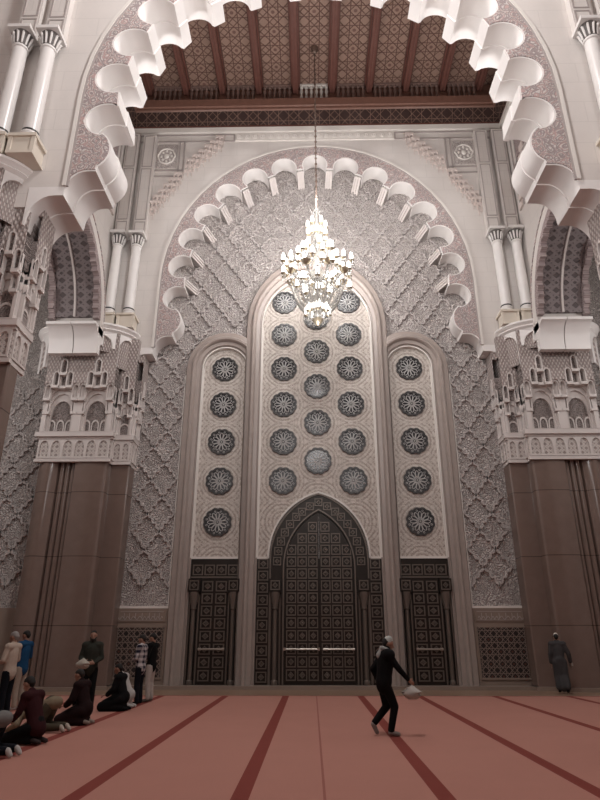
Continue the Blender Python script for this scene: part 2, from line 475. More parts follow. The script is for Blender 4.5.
def arcade_arch(s):
    t = thing('arcade_arch', (s * 10.1, YC, 12.5), f'side arcade arch at {side(s)}, dark filigree underside above pale double corbel, edges fringed', 'arch')
    x0, x1 = s * XA, s * (XA + 1.95)
    xm = (x0 + x1) / 2
    n = 30
    def ring(r, a0=6, a1=174): return [(YC + r * math.cos(R(a0 + (a1 - a0) * i / n)), ZS + r * math.sin(R(a0 + (a1 - a0) * i / n))) for i in range(n + 1)]
    mb = MB(); fn = lambda u, v, d: (d, u, v)
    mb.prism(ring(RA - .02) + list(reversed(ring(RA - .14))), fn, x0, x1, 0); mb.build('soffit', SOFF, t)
    mb = MB(); mb.prism(ring(RA - .14) + list(reversed(ring(RA - .20))), fn, xm - .035, xm + .035, 0); mb.build('center_rib', MUQ, t)
    # fringe of small steps and cusps on both edges
    for xa, xb in ((x0 - s * .03, x0 + s * .20), (x1 - s * .20, x1 + s * .02)):
        f = MB(); inner = []
        N = 26
        for i in range(N):
            a0 = 4 + 172 * i / N; a1 = 4 + 172 * (i + 1) / N; am = (a0 + a1) / 2
            deep = .42 if i % 4 in (1, 2) else .30
            for k in range(7):
                a = a0 + (a1 - a0) * k / 6
                rr = RA - deep + .10 * math.sin(PI * k / 6)
                inner.append((YC + rr * math.cos(R(a)), ZS + rr * math.sin(R(a))))
        outer = [(YC + (RA - .02) * math.cos(R(4 + 172 * i / N)), ZS + (RA - .02) * math.sin(R(4 + 172 * i / N))) for i in range(N + 1)]
        f.prism(outer + list(reversed(inner)), fn, xa, xb, 0); f.build('fringe', FRINGE, t, smooth=30)
    # pale bands on the bay face
    mb = MB(); mb.prism(ring(RA - .02, -4, 150) + list(reversed(ring(RA + .5, -4, 150))), fn, x0, s * XS, 0); mb.build('plain_band', STONEY, t, smooth=30)
    mb = MB(); mb.prism(ring(RA + .40) + list(reversed(ring(RA + .46))), fn, x0 - s * .03, x0 + s * .01, 0); mb.build('beaded_line', FILI, t)
    # springing corbels: two side by side at each end
    for e in (-1, 1):
        for a, b in ((x0, xm - s * .02), (xm + s * .02, x1)):
            yb = YC + e * (RA + .40); yk = yb + e * .55
            P = [(yk, 12.55), (yb, 12.55), (yb, 12.02), (yb - e * .24, 12.02), (yb - e * .24, 12.10)]
            P += [(yb - e * (.24 + .50 * (1 - math.cos(R(90 * k / 8)))), 12.10 + .92 * math.sin(R(90 * k / 8))) for k in range(9)]
            P += [(yb - e * .80, 13.02), (yb - e * .80, 13.13), (yk, 13.13)]
            c = MB(); c.prism(P, fn, a, b, 0); c.build('corbel', WHITE, t, smooth=30)
for s in (-1, 1): arcade_arch(s)

# ------------------------------------------------------------------ piers with muqarnas capitals
def lamb(n, w, H, top, e=.10):
    """slab outline whose lower edge is a row of little arches; H = crown height of each"""
    P = [(0, top)]
    for i in range(n):
        x0, x1 = i * w, (i + 1) * w; hb = H[i] - w * 1.15; a = w * e
        P += [(x0, hb), (x0 + a, hb)]
        cx = (x0 + x1) / 2; rx = w / 2 - a
        P += [(cx - rx * math.cos(R(180 * k / 6)), H[i] - w * .55 + w * .55 * math.sin(R(180 * k / 6)) ** .8) for k in range(7)]
        P += [(x1 - a, hb), (x1, hb)]
    P.append((n * w, top)); return P
def pier(s, yf, yb, label, ycap=None, dx=0.0):
    t = thing('pier', (s * 9.0, yf + .6, 0), label, 'pier', None, 'thing')
    sh = MB()
    # plan of the polished shaft group, from the outer edge to the bay
    def bulge(x0, x1, y, d, n=8): return [(x0 + (x1 - x0) * k / n, y - d * math.sin(PI * k / n)) for k in range(n + 1)]
    plan = [(10.78, yb), (10.78, yf + .35)] + bulge(10.72, 9.98, yf + .16, .20)
    plan += [(9.95, yf + .34)]
    plan += [(9.92, yf + .34), (9.32, yf + .34), (9.30, yf + .05)]
    plan += bulge(9.28, 8.22, yf + .03, .04) + arc(8.22, yf + .17, -.17, -.17, 90, 180, 5)[::1]
    plan = plan[:-6] + [(8.20, yf + .03), (8.12, yf + .05), (8.07, yf + .10), (8.05, yf + .18)]
    plan += [(8.05, yf + .50), (7.38, yf + .50), (7.34, yf + .54), (7.34, yb)]
    fn = lambda u, v, d: (s * (u + dx), v, d)
    sh.prism(plan, fn, .12, 7.96, 0); sh.build('shaft', BROWN, t, smooth=30)
    for x in (9.83, 9.62, 9.41):
        r = MB(); r.lathe([(.098, .12), (.098, 7.95)], (s * (x + dx), yf + .26, 0), 12); r.build('colonnette', BROWN, t)
    b = MB(); b.prism([(10.95, yb), (10.95, yf - .12), (7.95, yf - .12), (7.95, yf + .36), (7.24, yf + .36), (7.24, yb)], fn, 0, .12, 0); b.build('plinth', DADO, t, smooth=0)
    # capital
    yc = ycap or yb
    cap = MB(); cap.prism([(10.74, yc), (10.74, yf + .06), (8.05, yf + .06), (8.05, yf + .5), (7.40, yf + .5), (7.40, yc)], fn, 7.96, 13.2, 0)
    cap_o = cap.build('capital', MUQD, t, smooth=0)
    faces = [  # origin, u direction, outward normal, width, stacks, cells per stack, depth scale
        ((10.78, yf + .06), (-1, 0), (0, -1), 2.75, 2, 5, 1.0),
        ((8.03, yf + .50), (-1, 0), (0, -1), .66, 1, 3, .8),
        ((7.40, yf + .46), (0, 1), (-1, 0), max(.55, yc - yf - .46), 1, 5 if yc - yf > 1.4 else 3, .5),
        ((8.05, yf + .06), (0, 1), (-1, 0), .45, 1, 3, .3)]
    fz = MB(); nich = MB(); led = MB(); hon = MB(); big = MB()
    def lancet(x0, x1, z0, z1):
        cx = (x0 + x1) / 2; rx = (x1 - x0) / 2; rz = min(rx * 1.9, (z1 - z0) * .8)
        return [(x0, z0)] + [(cx - rx * math.cos(R(180 * k / 8)), z1 - rz + rz * math.sin(R(180 * k / 8)) ** .85) for k in range(9)] + [(x1, z0)]
    for (o, u, nrm, W, ns, nc, ds) in faces:
        def F(a, z, d, o=o, u=u, nrm=nrm): return (s * (dx + o[0] + u[0] * a + nrm[0] * d), o[1] + u[1] * a + nrm[1] * d, z)
        w = W / (ns * nc); nich = MB()
        fz.prism([(-.04, 7.94), (W + .04, 7.94), (W + .04, 8.98), (-.04, 8.98)], F, 0, .08 * ds + .02, 0)
        for z0, z1, d in ((7.90, 8.02, .15), (8.88, 9.06, .26), (8.80, 8.88, .17)):
            d *= ds; led.prism([(-d * .6, z0), (W + d * .6, z0), (W + d * .6, z1), (-d * .6, z1)], F, 0, d, 0)
        k = max(2, ns * nc // 2 + 1)
        for i in range(k):                                   # little blind arches in the frieze
            a0 = W * i / k; a1 = W * (i + 1) / k; g = .05
            nich.prism([(a0, 8.04), (a1, 8.04), (a1, 8.80), (a0, 8.80)], F, .09 * ds, .09 * ds + .06, 0, holes=[lancet(a0 + g, a1 - g, 8.10, 8.74)])
        # honeycomb face with stepped openings, each step a little pointed arch
        half = nc // 2; step = .52; d0 = .46 * ds
        P = [(0, 13.2), (0, 10.6)]
        for q in range(ns):
            for i in range(nc):
                zt = 11.04 + step * (half - abs(i - half)); x0 = w * (q * nc + i)
                P += [(px, pz) for px, pz in lancet(x0 + .001, x0 + w - .001, zt - .42, zt)]
        P += [(W, 10.6), (W, 13.2)]
        hon.prism(P, F, d0 - .06 * ds, d0, 0)
        # solid stepped core behind, then tiers of hooded niches stepping back as they come down
        hon.prism([(0, 12.3), (W, 12.3), (W, 13.2), (0, 13.2)], F, .01, d0 - .05 * ds, 0)
        for q in range(ns):
            c0 = w * q * nc; c1 = w * (q + 1) * nc
            for row in range(half + 2):
                lv = half - row; lo = max(0, lv)
                zt = 11.04 + step * lv; back = (.34 - .09 * row) * ds + .02
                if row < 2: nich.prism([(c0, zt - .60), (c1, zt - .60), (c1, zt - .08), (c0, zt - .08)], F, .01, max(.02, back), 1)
                for i in range(lo, nc - lo):
                    if row > 1 or (row > 0 and half == 1):
                        if i not in (0, nc - 1): continue
                    x0 = w * (q * nc + i); edge = abs(i - half) == row
                    d = (.49 - .05 * row) * ds + (.02 if edge else -.06) * ds; r = w * .16
                    nich.prism(lancet(x0, x0 + w, zt - .66, zt), F, max(.01, back - .05), d, 0, holes=[lancet(x0 + r, x0 + w - r, zt - .62, zt - r * 1.5)])
                    nich.prism([(x0 + .01, zt - .74), (x0 + w - .01, zt - .74), (x0 + w - .01, zt - .64), (x0 + .01, zt - .64)], F, .01, d + .03 * ds, 0)
            # tall lower niches, one inside the other, between small columns
            e = .62 * w if nc == 5 else .35 * w; zt = 10.92 if nc == 5 else 10.5
            for dd, ee, z1 in ((.26, e, zt), (.165, e + .22 * w, zt - .24), (.085, e + .45 * w, zt - .52)):
                big.prism([(c0, 9.06), (c1, 9.06), (c1, zt + .02), (c0, zt + .02)], F, max(.012, (dd - .07) * ds), dd * ds + .01, 0, holes=[lancet(c0 + ee, c1 - ee, 9.08, z1)])
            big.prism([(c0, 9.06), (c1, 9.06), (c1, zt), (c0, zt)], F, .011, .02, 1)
            for k in range(3 if nc == 5 else 1):
                a0 = c0 + e + (c1 - c0 - 2 * e) * k / (3 if nc == 5 else 1); a1 = a0 + (c1 - c0 - 2 * e) / (3 if nc == 5 else 1)
                big.prism(lancet(a0 + .02, a1 - .02, 9.1, 9.62), F, .02, .05 * ds + .01, 0, holes=[lancet(a0 + .055, a1 - .055, 9.12, 9.55)])
        for i in range(ns + 1):
            a = min(max(W * i / ns, .05), W - .05); c = F(a, 0, .15 * ds); m = MB()
            m.lathe([(.055, 9.06), (.085, 9.08), (.085, 9.14), (.05, 9.18), (.045, 9.85), (.10, 10.0), (.10, 10.12)], (c[0], c[1], 0), 8); m.build('small_column', MUQ, cap_o)
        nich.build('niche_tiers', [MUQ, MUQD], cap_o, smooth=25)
    fz.build('lattice_frieze', [STAR], cap_o, smooth=0); led.build('ledge', MUQ, cap_o, smooth=0); HN = HONEY if s < 0 else HONEYR
    hon.build('honeycomb_face', [HN], cap_o, smooth=0)
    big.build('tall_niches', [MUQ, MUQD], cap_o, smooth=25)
    # rounded drum with blind arches carrying the column pedestals
    ex, ey, cx, cy = 1.66, 1.05, 9.38 + dx, yf + .42
    def E(a, z, d): return (s * (cx - ((ex if a < 90 else 2.05) + d) * math.cos(R(a))), cy - (ey + d) * math.sin(R(a)), z)
    dr = MB(); N = 40
    dr.grid([[E(180 * j / N, z, 0) for j in range(N + 1)] for z in (12.35, 13.2)], 0); 
    for a0 in (0, 135):
        dr.grid([[E(a0 + 45 * j / 12, z, 0) for j in range(13)] for z in (11.75, 12.4)], 0)
    dr.build('drum', HN, cap_o)
    fr = MB()
    for i in range(4):
        bz = 11.75 if i in (0, 3) else 12.5
        a0 = 180 * i / 4 + 1; a1 = 180 * (i + 1) / 4 - 1; g = 4.5; am = (a0 + a1) / 2; rr = (a1 - a0) / 2 - g
        hole = [(am - rr, bz)] + [(am - rr * math.cos(R(180 * q / 10)), 12.6 + .45 * math.sin(R(180 * q / 10))) for q in range(11)] + [(am + rr, bz)]
        # polygon with dense top and bottom so that it follows the curve
        top = [(a0 + (a1 - a0) * q / 8, 13.2) for q in range(9)]
        P = [(a0, bz)] + hole + [(a1, bz)] + list(reversed(top))
        fr.prism(P, E, .0, .10, 0)
    fr.build('blind_arches', WHITE, cap_o, smooth=25)
    lg = MB()
    prof = [(-1.0, 13.2), (.10, 13.2), (.20, 13.28), (.16, 13.34), (.28, 13.44), (.28, 13.52), (-1.0, 13.52)]
    lg.grid([[E(180 * j / N, z, d) for j in range(N + 1)] for d, z in prof], 0); lg.build('rounded_ledge', WHITE, cap_o, smooth=30)
    return t
STAR = strap('lattice frieze plaster', (.34, .29, .27), (.60, .54, .51), .34, .022, 'h', 'z', .7, bump=.02)
for s in (-1, 1):
    pier(s, 22.0, 23.18, f'{side(s)} clustered brown marble pier with muqarnas capital beside the carved end wall')
    pier(s, 12.7, 13.65, f'nearer {side(s)} pier, mostly out of frame, its muqarnas capital under the big arch corbels', 13.9, .32)

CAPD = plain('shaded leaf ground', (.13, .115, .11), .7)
# ------------------------------------------------------------------ engaged columns
def column(x, y, label, group, zt):
    t = thing('column', (x, y, 13.52), label, 'column', group, 'thing')
    m = MB(); m.box((x - .36, y - .36, 13.53), (x + .36, y + .36, 13.62)); m.box((x - .31, y - .31, 13.62), (x + .31, y + .31, 14.1)); m.box((x - .38, y - .38, 14.1), (x + .38, y + .38, 14.2))
    for q in (-1, 1):
        m.box((x + q * .31 - .05, y - .345, 13.62), (x + q * .31 + .05, y - .24, 14.1))
    m.build('pedestal', CREAM, t, smooth=0)
    m = MB(); m.lathe([(.0, 14.2), (.27, 14.2), (.28, 14.26), (.23, 14.32), (.235, 14.36), (.26, 14.40), (.255, 14.45), (.22, 14.48), (0, 14.48)], (x, y, 0), 20); m.build('base', COLM, t)
    m = MB(); m.lathe([(.215, 14.48), (.212, 15.5), (.205, 17.6), (.20, 17.67)], (x, y, 0), 20); m.build('shaft', COLM, t)
    cp = MB(); cp.lathe([(.20, 17.65), (.235, 17.68), (.235, 17.74), (.205, 17.77)], (x, y, 0), 20); cp.lathe([(.203, 17.77), (.21, 17.85), (.24, 18.15), (.27, 18.27)], (x, y, 0), 20, 1)
    for k in range(12):
        a = 2 * PI * k / 12
        cp.tube([(x + r * math.cos(a), y + r * math.sin(a), z) for r, z in ((.22, 17.79), (.25, 17.97), (.30, 18.13), (.33, 18.11))], [.022, .034, .034, .03], 6)
    cp.box((x - .33, y - .33, 18.27), (x + .33, y + .33, 18.39)); cp.build('capital', [COLM, CAPD], t)
    m = MB(); m.lathe([(.222, 14.49), (.232, 14.50), (.232, 14.54), (.222, 14.55)], (x, y, 0), 20); m.build('neck_ring', RIMM, t)
    # panelled impost block above the capital
    m = MB(); m.box((x - .30, y + .08, 18.39), (x + .30, y + .40, zt))
    m.build('impost', STONE, t, smooth=0)
    m = MB()
    for z0, z1 in ((18.5, 19.15), (19.25, 22.2), (22.3, zt - .1)):
        for a, b, c, d in ((-.24, z0, -.20, z1), (.20, z0, .24, z1), (-.20, z0, .20, z0 + .04), (-.20, z1 - .04, .20, z1)):
            m.box((x + a, y + .06, b), (x + c, y + .08, d))
    m.build('panel_lines', LINE, t, smooth=0)
for s in (-1, 1):
    for nm, yy, where in (('far', 21.95, 'far columns beside the scalloped arch'), ('near', 12.42, 'nearer columns at the picture edge')):
        zt = 24.3 if nm == 'far' else 24.3
        for k, x in enumerate((7.93, 8.74)):
            which = ('closer to the arch' if k == 0 else 'closer to the side arcade') if nm == 'far' else ('by the big arch' if k == 0 else 'outside it')
            column(s * x, yy + .05 * (1 - k), f'white marble engaged column of the {nm} {side(s)} pair, the one {which}', where, zt)

# ------------------------------------------------------------------ spandrel ornament on the far wall, upper friezes
def spandrel(s):
    t = thing('spandrel_panel', (s * 6.5, YB, 19), f'ornamented {side(s)} spandrel of the far arch with stepped lattice strips and corner medallion', 'wall panel', None, 'thing')
    m = MB()
    def ln(x0, z0, x1, z1, w=.035):
        d = Vector((x1 - x0, z1 - z0)).normalized(); nx, nz = -d.y * w, d.x * w
        m.prism([(s * (x0 + nx), z0 + nz), (s * (x1 + nx), z1 + nz), (s * (x1 - nx), z1 - nz), (s * (x0 - nx), z0 - nz)], XZ, YB - .05, YB)
    for x0, z0, x1, z1 in ((8.55, 24.5, 3.9, 24.5), (8.55, 24.1, 3.9, 24.1), (3.9, 24.1, 3.9, 24.5), (8.3, 24.1, 8.3, 19.0), (8.05, 24.1, 8.05, 19.0), (8.3, 22.35, 6.3, 22.35), (8.3, 22.0, 6.3, 22.0),
                           (7.72, 24.1, 7.72, 22.0), (6.52, 24.1, 6.52, 22.0), (6.3, 24.1, 6.3, 22.0), (8.05, 19.5, 6.3, 22.0), (8.3, 19.25, 7.9, 19.25)):
        ln(x0, z0, x1, z1)
    m.build('molding_lines', LINE, t, smooth=0)
    m = MB(); m.box((s * 6.62, YB - .04, 22.5), (s * 7.62, YB, 23.9), 0)
    m.build('medallion_ground', CARVELOW, t, smooth=0)
    m = MB()
    for k in range(24):
        pass
    pts = [(s * 7.12 + .40 * math.cos(2 * PI * k / 24) * (1 + .08 * math.cos(8 * PI * k / 12)), YB - .06, 23.2 + .45 * math.sin(2 * PI * k / 24)) for k in range(25)]
    m.tube(pts, .04, 6); m.ball((s * 7.12, YB - .04, 23.2), (.12, .05, .16))
    for k in range(8):
        a = 2 * PI * k / 8; m.ball((s * 7.12 + .25 * math.cos(a), YB - .04, 23.2 + .3 * math.sin(a)), (.06, .04, .08), seg=6, rings=4)
    m.build('medallion', TRIMW, t)
    # stepped strips of little pendants
    for (x0, z0, x1, z1) in ((7.75, 19.75, 6.45, 21.75), (6.15, 22.25, 4.55, 23.95)):
        st = MB(); n = 6
        for i in range(n):
            f = (i + .5) / n; cx = x0 + (x1 - x0) * f; cz = z0 + (z1 - z0) * f
            for q in range(3):
                w = .21; ax = cx + .06 * q - .1; az = cz - .30 * q + .32
                P = [(p[0] + s * ax - w, p[1]) for p in lamb(2, w, [az + .12, az + .12], az + .25)]
                st.prism(P, XZ, YB - .05 - .05 * (2 - q), YB - .001 , 0, 0)
        st.build('stepped_strip', PINKST, t, smooth=25)
PINKST = plain('pale pink plaster', (.66, .575, .54), .7, var=.06)
for s in (-1, 1): spandrel(s)
m = MB(); m.box((-3.85, YB - .05, 24.1), (3.85, YB, 24.55)); frz = struct(m.build('trim_frieze', TRIMW, smooth=0))
m = MB()
for i in range(20):
    x = -3.65 + 7.3 * i / 19
    m.lathe([(0, 0), (.13, 0), (.15, .03), (.10, .05), (.06, .03), (0, .06)], (0, 0, 0), 8)
    k = len(m.v) - 48
    for q in range(k, len(m.v)):
        a, b, c = m.v[q]; m.v[q] = (x + a, YB - .05 - c, 24.33 + b)
m.build('frieze_rosettes', TRIMW, frz)
m = MB(); m.box((-XS, YB - .12, 24.62), (XS, YB, 24.9)); struct(m.build('trim_string_course', TRIMW, smooth=0))
for s in (-1, 1):
    m = MB(); m.box((s * XS, YF + 1.65, 24.62), (s * (XS - .12), YB - .12, 24.9)); o = struct(m.build('trim_string_' + side(s), TRIMW, smooth=0))
    # panel lines and strips on the side wall above the arcade
    m = MB()
    for y0, y1, z0, z1 in ((15.2, 22.0, 24.3, 24.38), (15.2, 22.0, 23.7, 23.78), (21.6, 21.68, 19.2, 24.3), (21.2, 21.28, 19.2, 24.3), (20.0, 20.08, 21.5, 24.3), (20.0, 21.6, 21.5, 21.58)):
        m.box((s * XS, y0, z0), (s * (XS - .05), y1, z1))
    m.build('panel_lines', LINE, o, smooth=0)
    m = MB(); m.box((s * XS, 20.15, 21.7), (s * (XS - .05), 21.15, 23.6)); m.build('relief_panel', FRINGE, o, smooth=0)
    m = MB()
    for i in range(7):
        zc = 19.2 + .40 * i; yc = 21.5 - .16 * i
        m.box((s * XS, yc - .2, zc), (s * (XS - .1), yc + .2, zc + .28))
    m.build('stepped_strip', PINKST, o, smooth=0)

# ------------------------------------------------------------------ cedar cornice and ceiling
YCN = YF + 1.65
def cornice():
    prof = [(0.0, 24.9), (.10, 24.93), (.10, 25.02), (.06, 25.05)]
    band = [(.06, 25.05), (.30, 25.75)]
    top = [(.30, 25.75), (.36, 25.80), (.36, 25.92), (.44, 25.95), (.48, 26.35), (.42, 26.40), (0, 26.40)]
    def sweep(pr, mats, nm, mi=0):
        m = MB()
        for d0, z0, d1, z1 in [(a[0], a[1], b[0], b[1]) for a, b in zip(pr, pr[1:])]:
            c0 = [(-XS + d0, YCN, z0), (-XS + d0, YB - d0, z0), (XS - d0, YB - d0, z0), (XS - d0, YCN, z0)]
            c1 = [(-XS + d1, YCN, z1), (-XS + d1, YB - d1, z1), (XS - d1, YB - d1, z1), (XS - d1, YCN, z1)]
            for k in range(3): m.add([c0[k], c0[k + 1], c1[k + 1], c1[k]], [(0, 1, 2, 3)], [1 if (k != 1 and mi) else 0])
        return m.build(nm, mats, smooth=0)
    o = struct(sweep(prof, WOOD, 'trim_cornice')); b = sweep(band, [WOODC, WOODCY], 'carved_band', 1); b.parent = o
    c = sweep(top, WOODF, 'fascia'); c.parent = o
cornice()
m = MB(); m.box((-XS, YCN, 27.55), (XS, YB, 27.75)); ceil = struct(m.build('ceiling', WOODP, smooth=0))
bx = [-8.28 + 1.84 * i for i in range(10)]
for x in bx:
    m = MB(); m.box((x - .14, YCN, 27.15), (x + .14, YB - .01, 27.55))
    for q in (-.10, .04): m.box((x + q, YCN, 27.10), (x + q + .06, YB - .01, 27.15))
    m.box((x - .22, YCN, 27.45), (x + .22, YB - .01, 27.55))
    m.build('beam', WOOD, ceil, smooth=0)
# rows of turned spindles under the ends of the beams
gal = struct(bpy.data.objects.new('trim_spindle_gallery', None)); COL.objects.link(gal)
m = MB(); m.box((-XS, YB - .04, 26.40), (XS, YB - .001, 27.55)); m.build('gallery_back', WOODF, gal, smooth=0)
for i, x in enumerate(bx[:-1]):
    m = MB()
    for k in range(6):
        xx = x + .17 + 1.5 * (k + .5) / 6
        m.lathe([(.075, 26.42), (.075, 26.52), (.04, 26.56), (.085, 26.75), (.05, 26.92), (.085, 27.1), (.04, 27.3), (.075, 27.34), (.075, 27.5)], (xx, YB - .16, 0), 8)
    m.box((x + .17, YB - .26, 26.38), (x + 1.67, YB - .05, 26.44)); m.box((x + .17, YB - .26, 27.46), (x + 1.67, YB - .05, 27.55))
    m.build('spindle_row', WOODGLOW if i == 4 else WOODM, gal)  # middle row gets the painted glow

DOORZ = 4.45
# ------------------------------------------------------------------ archivolts, panels, doors of the end wall
FP = [(0, 23.2), (0, 22.98), (.05, 22.93), (.30, 22.91), (.34, 22.84), (.42, 22.79), (.52, 22.79), (.60, 22.84), (.63, 22.93), (.84, 22.95), (.86, 23.03), (.93, 23.05)]
FP2 = [(.93, 23.05), (.94, 23.0), (1.0, 23.0), (1.0, 23.2)]
def frame(cx, wo, wi, zs, zo, zi, clampx=None, dy=0.0, name='trim_archivolt'):
    def outline(t, y, zb=.12, zt=None):
        w = wo + (wi - wo) * t; h = zo + (zi - zo) * t - zs
        if zt: return [(cx - w, y, zb), (cx - w, y, zt)], [(cx + w, y, zb), (cx + w, y, zt)]
        P = [(cx - w, y, zb)] + [(cx - w * math.cos(R(180 * i / 32)), y, zs + h * (math.sin(R(180 * i / 32)))) for i in range(33)] + [(cx + w, y, zb)]
        if clampx is not None:
            lo, hi = clampx; P = [(min(max(p[0], lo), hi), p[1], p[2]) for p in P]
        return P
    m = MB(); m.grid([outline(t, y + dy) for t, y in FP], 0); o = struct(m.build(name, BEIGE, smooth=40))
    m = MB()
    for q in (0, 1): m.grid([outline(t, y + dy, .12, DOORZ)[q] for t, y in FP2], 0)
    m.build('jamb_edge', BEIGE, o, smooth=0)
    m = MB(); m.grid([outline(t, y + dy, DOORZ) for t, y in FP2], 0); e = m.build('white_edge', TRIMW, o, smooth=40)
    return o
frame(0, 3.02, 2.33, 14.25, 17.74, 16.72, name='trim_center_archivolt')
SX = 3.875
for s in (-1, 1):
    frame(s * SX, 1.63, .93, 12.28, 13.94, 13.22, (-9, -2.98) if s < 0 else (2.98, 9), .02, name='trim_archivolt_' + side(s))
def arch_poly(cx, w, z0, zs, zt, n=32):
    return [(cx - w, z0)] + [(cx - w * math.cos(R(180 * i / n)), zs + (zt - zs) * math.sin(R(180 * i / n))) for i in range(n + 1)] + [(cx + w, z0)]
Z0 = 15.4999; DZ = 1.617
DOORZ = 4.45
def door_arch(w, z0, zs, zt, n=12, bow=1.0):
    """pointed arch: two arcs"""
    h = zt - zs; Rr = (w * w + h * h) / (2 * w); A = math.asin(min(1, h / Rr))
    L = [(-(w - Rr + Rr * math.cos(A * i / n)), zs + Rr * math.sin(A * i / n)) for i in range(n + 1)]
    L[-1] = (0.0, zt)
    return [(-w, z0)] + L + [(-x, z) for x, z in reversed(L[:-1])] + [(w, z0)]
def panel(cx, w, zs, zt, label, mat, z_or, cut=None):
    t = thing('stucco_panel', (cx, YW - .03, z_or), label, 'wall panel', None, 'thing')
    P = arch_poly(cx, w, DOORZ, zs, zt)
    if cut: P = P + list(reversed([(p[0], max(p[1], DOORZ)) for p in cut]))
    m = MB(); m.prism(P, XZ, YW - .03, YW - .005, 0); m.build('plaster_field', mat, t, smooth=0)
    m = MB()
    if cut:
        c2 = [(p[0], max(p[1], DOORZ)) for p in cut]; m.prism(offset(c2, .07) + list(reversed(c2)), XZ, YW - .09, YW - .03)
        for s in (-1, 1): m.box((s * 1.93, YW - .09, DOORZ - .03), (s * w, YW - .03, DOORZ + .05))
    else: m.box((cx - w, YW - .09, DOORZ - .03), (cx + w, YW - .03, DOORZ + .05))
    for q in (-1, 1): m.box((cx + q * w, YW - .08, DOORZ + .05), (cx + q * (w - .05), YW - .03, zs))
    m.build('white_border', TRIMW, t, smooth=30)
DA = door_arch(1.88, DOORZ, DOORZ + .05, 6.92)
panel(0, 2.34, 14.25, 16.74, 'tall cream filigree panel under the middle arch, three columns of round windows', PAN3, Z0, DA)
for s in (-1, 1):
    panel(s * SX, .94, 12.28, 13.24, f'narrow cream filigree panel under the {side(s)} side arch, one column of round windows', PAN1, Z0 - 2 * DZ)

# round windows
def rosette():
    t = thing('rosette_window', (0, 0, 0), 'x', 'window', 'round twelve-lobed windows', 'thing')
    n = 72
    def lob(r, k): return [(r * (1 + k * abs(math.sin(6 * 2 * PI * i / n)) ) * math.cos(2 * PI * i / n), r * (1 + k * abs(math.sin(6 * 2 * PI * i / n))) * math.sin(2 * PI * i / n)) for i in range(n)]
    m = MB(); m.prism(lob(.475, .085), XZ, -.07, 0, holes=[lob(.41, .085)]); m.build('rim', RIMM, t, local=True, smooth=30)
    m = MB(); m.prism(lob(.43, .085), XZ, -.022, -.004); m.build('pane', GLASSD, t, local=True, smooth=0)
    m = MB()
    def loop(pts, r=.014): m.tube([(a, -.035, b) for a, b in pts] + [(pts[0][0], -.035, pts[0][1])], r, 5, cap=False)
    loop([(.075 * math.cos(2 * PI * i / 12), .075 * math.sin(2 * PI * i / 12)) for i in range(12)])
    for k in range(12):
        a = 2 * PI * k / 12; ca, sa = math.cos(a), math.sin(a)
        pet = [(.09, 0), (.17, .038), (.27, .058), (.335, .035), (.36, 0), (.335, -.035), (.27, -.058), (.17, -.038)]
        loop([(x * ca - y * sa, x * sa + y * ca) for x, y in pet], .015)
        a2 = a + PI / 12; c2, s2 = math.cos(a2), math.sin(a2)
        loop([(x * c2 - y * s2, x * s2 + y * c2) for x, y in [(.36, 0), (.40, .035), (.44, 0), (.40, -.035)]], .013)
    m.ball((0, -.035, 0), .035, seg=8, rings=5)
    m.build('tracery', TRAC, t, local=True)
    t.scale = (1.08, 1, 1.08); return t
ROS = rosette(); first = True
ordn = ['top', 'second', 'third', 'fourth', 'fifth', 'bottom']
def put_ros(x, z, label):
    global first
    o = ROS if first else copy_tree(ROS); first = False
    o.location = (x, YW - .032, z); o['label'] = label
for s in (-1, 1):
    for k in range(6):
        w = ordn[k] if k in (0, 5) else ordn[k] + ' from top'
        put_ros(s * 1.392, Z0 - k * DZ, f'round dark lobed window, {w} of the {side(s)} column in the middle panel')
    for k in range(5):
        w = {0: 'top', 1: 'second from top', 2: 'third from top', 3: 'fourth from top', 4: 'bottom'}[k]
        put_ros(s * 3.898, Z0 - (k + 2) * DZ, f'round dark lobed window, {w} in the narrow {side(s)} side panel')
for k in range(5):
    w = {0: 'top, behind the chandelier foot,', 1: 'second from top', 2: 'third from top', 3: 'fourth from top', 4: 'bottom, above the great door,'}[k]
    put_ros(0, Z0 - (k + .5) * DZ, f'round dark lobed window, {w} of the center column')

# doors
def square(m, cx, cz, h, y, hz=None):
    hz = hz or h
    m.prism([(cx - h, cz - hz), (cx + h, cz - hz), (cx + h, cz + hz), (cx - h, cz + hz)], XZ, y - .035, y, 1,
            holes=[[(cx - h * .78, cz - hz * .78), (cx + h * .78, cz - hz * .78), (cx + h * .78, cz + hz * .78), (cx - h * .78, cz + hz * .78)]])
    q = .48
    m.prism([(cx, cz - hz * q * 1.3), (cx + h * q * 1.3, cz), (cx, cz + hz * q * 1.3), (cx - h * q * 1.3, cz)], XZ, y - .03, y, 1,
            holes=[[(cx, cz - hz * q * .75), (cx + h * q * .75, cz), (cx, cz + hz * q * .75), (cx - h * q * .75, cz)]])
    m.add([(cx - h * .25, y, cz - hz * .25), (cx + h * .25, y, cz - hz * .25), (cx + h * .25, y, cz + hz * .25), (cx - h * .25, y, cz + hz * .25), (cx, y - .05, cz)], [(0, 1, 4), (1, 2, 4), (2, 3, 4), (3, 0, 4)], 1)
def colonnette(m, x, z0, z1):
    m.lathe([(.11, z0), (.11, z0 + .12), (.075, z0 + .16), (.075, z1 - .62), (.11, z1 - .58), (.10, z1 - .5), (.19, z1 - .12), (.19, z1)], (x, YW - .16, 0), 12, 1)
    m.box((x - .22, YW - .33, z1), (x + .22, YW - .04, z1 + .46), 0); square(m, x, z1 + .23, .17, YW - .33)
    for q in (-.17, .17): m.lathe([(.035, z0), (.035, z1 - .1)], (x + q, YW - .12, 0), 8, 1)
DM = [BRONZE, BRONZEL]
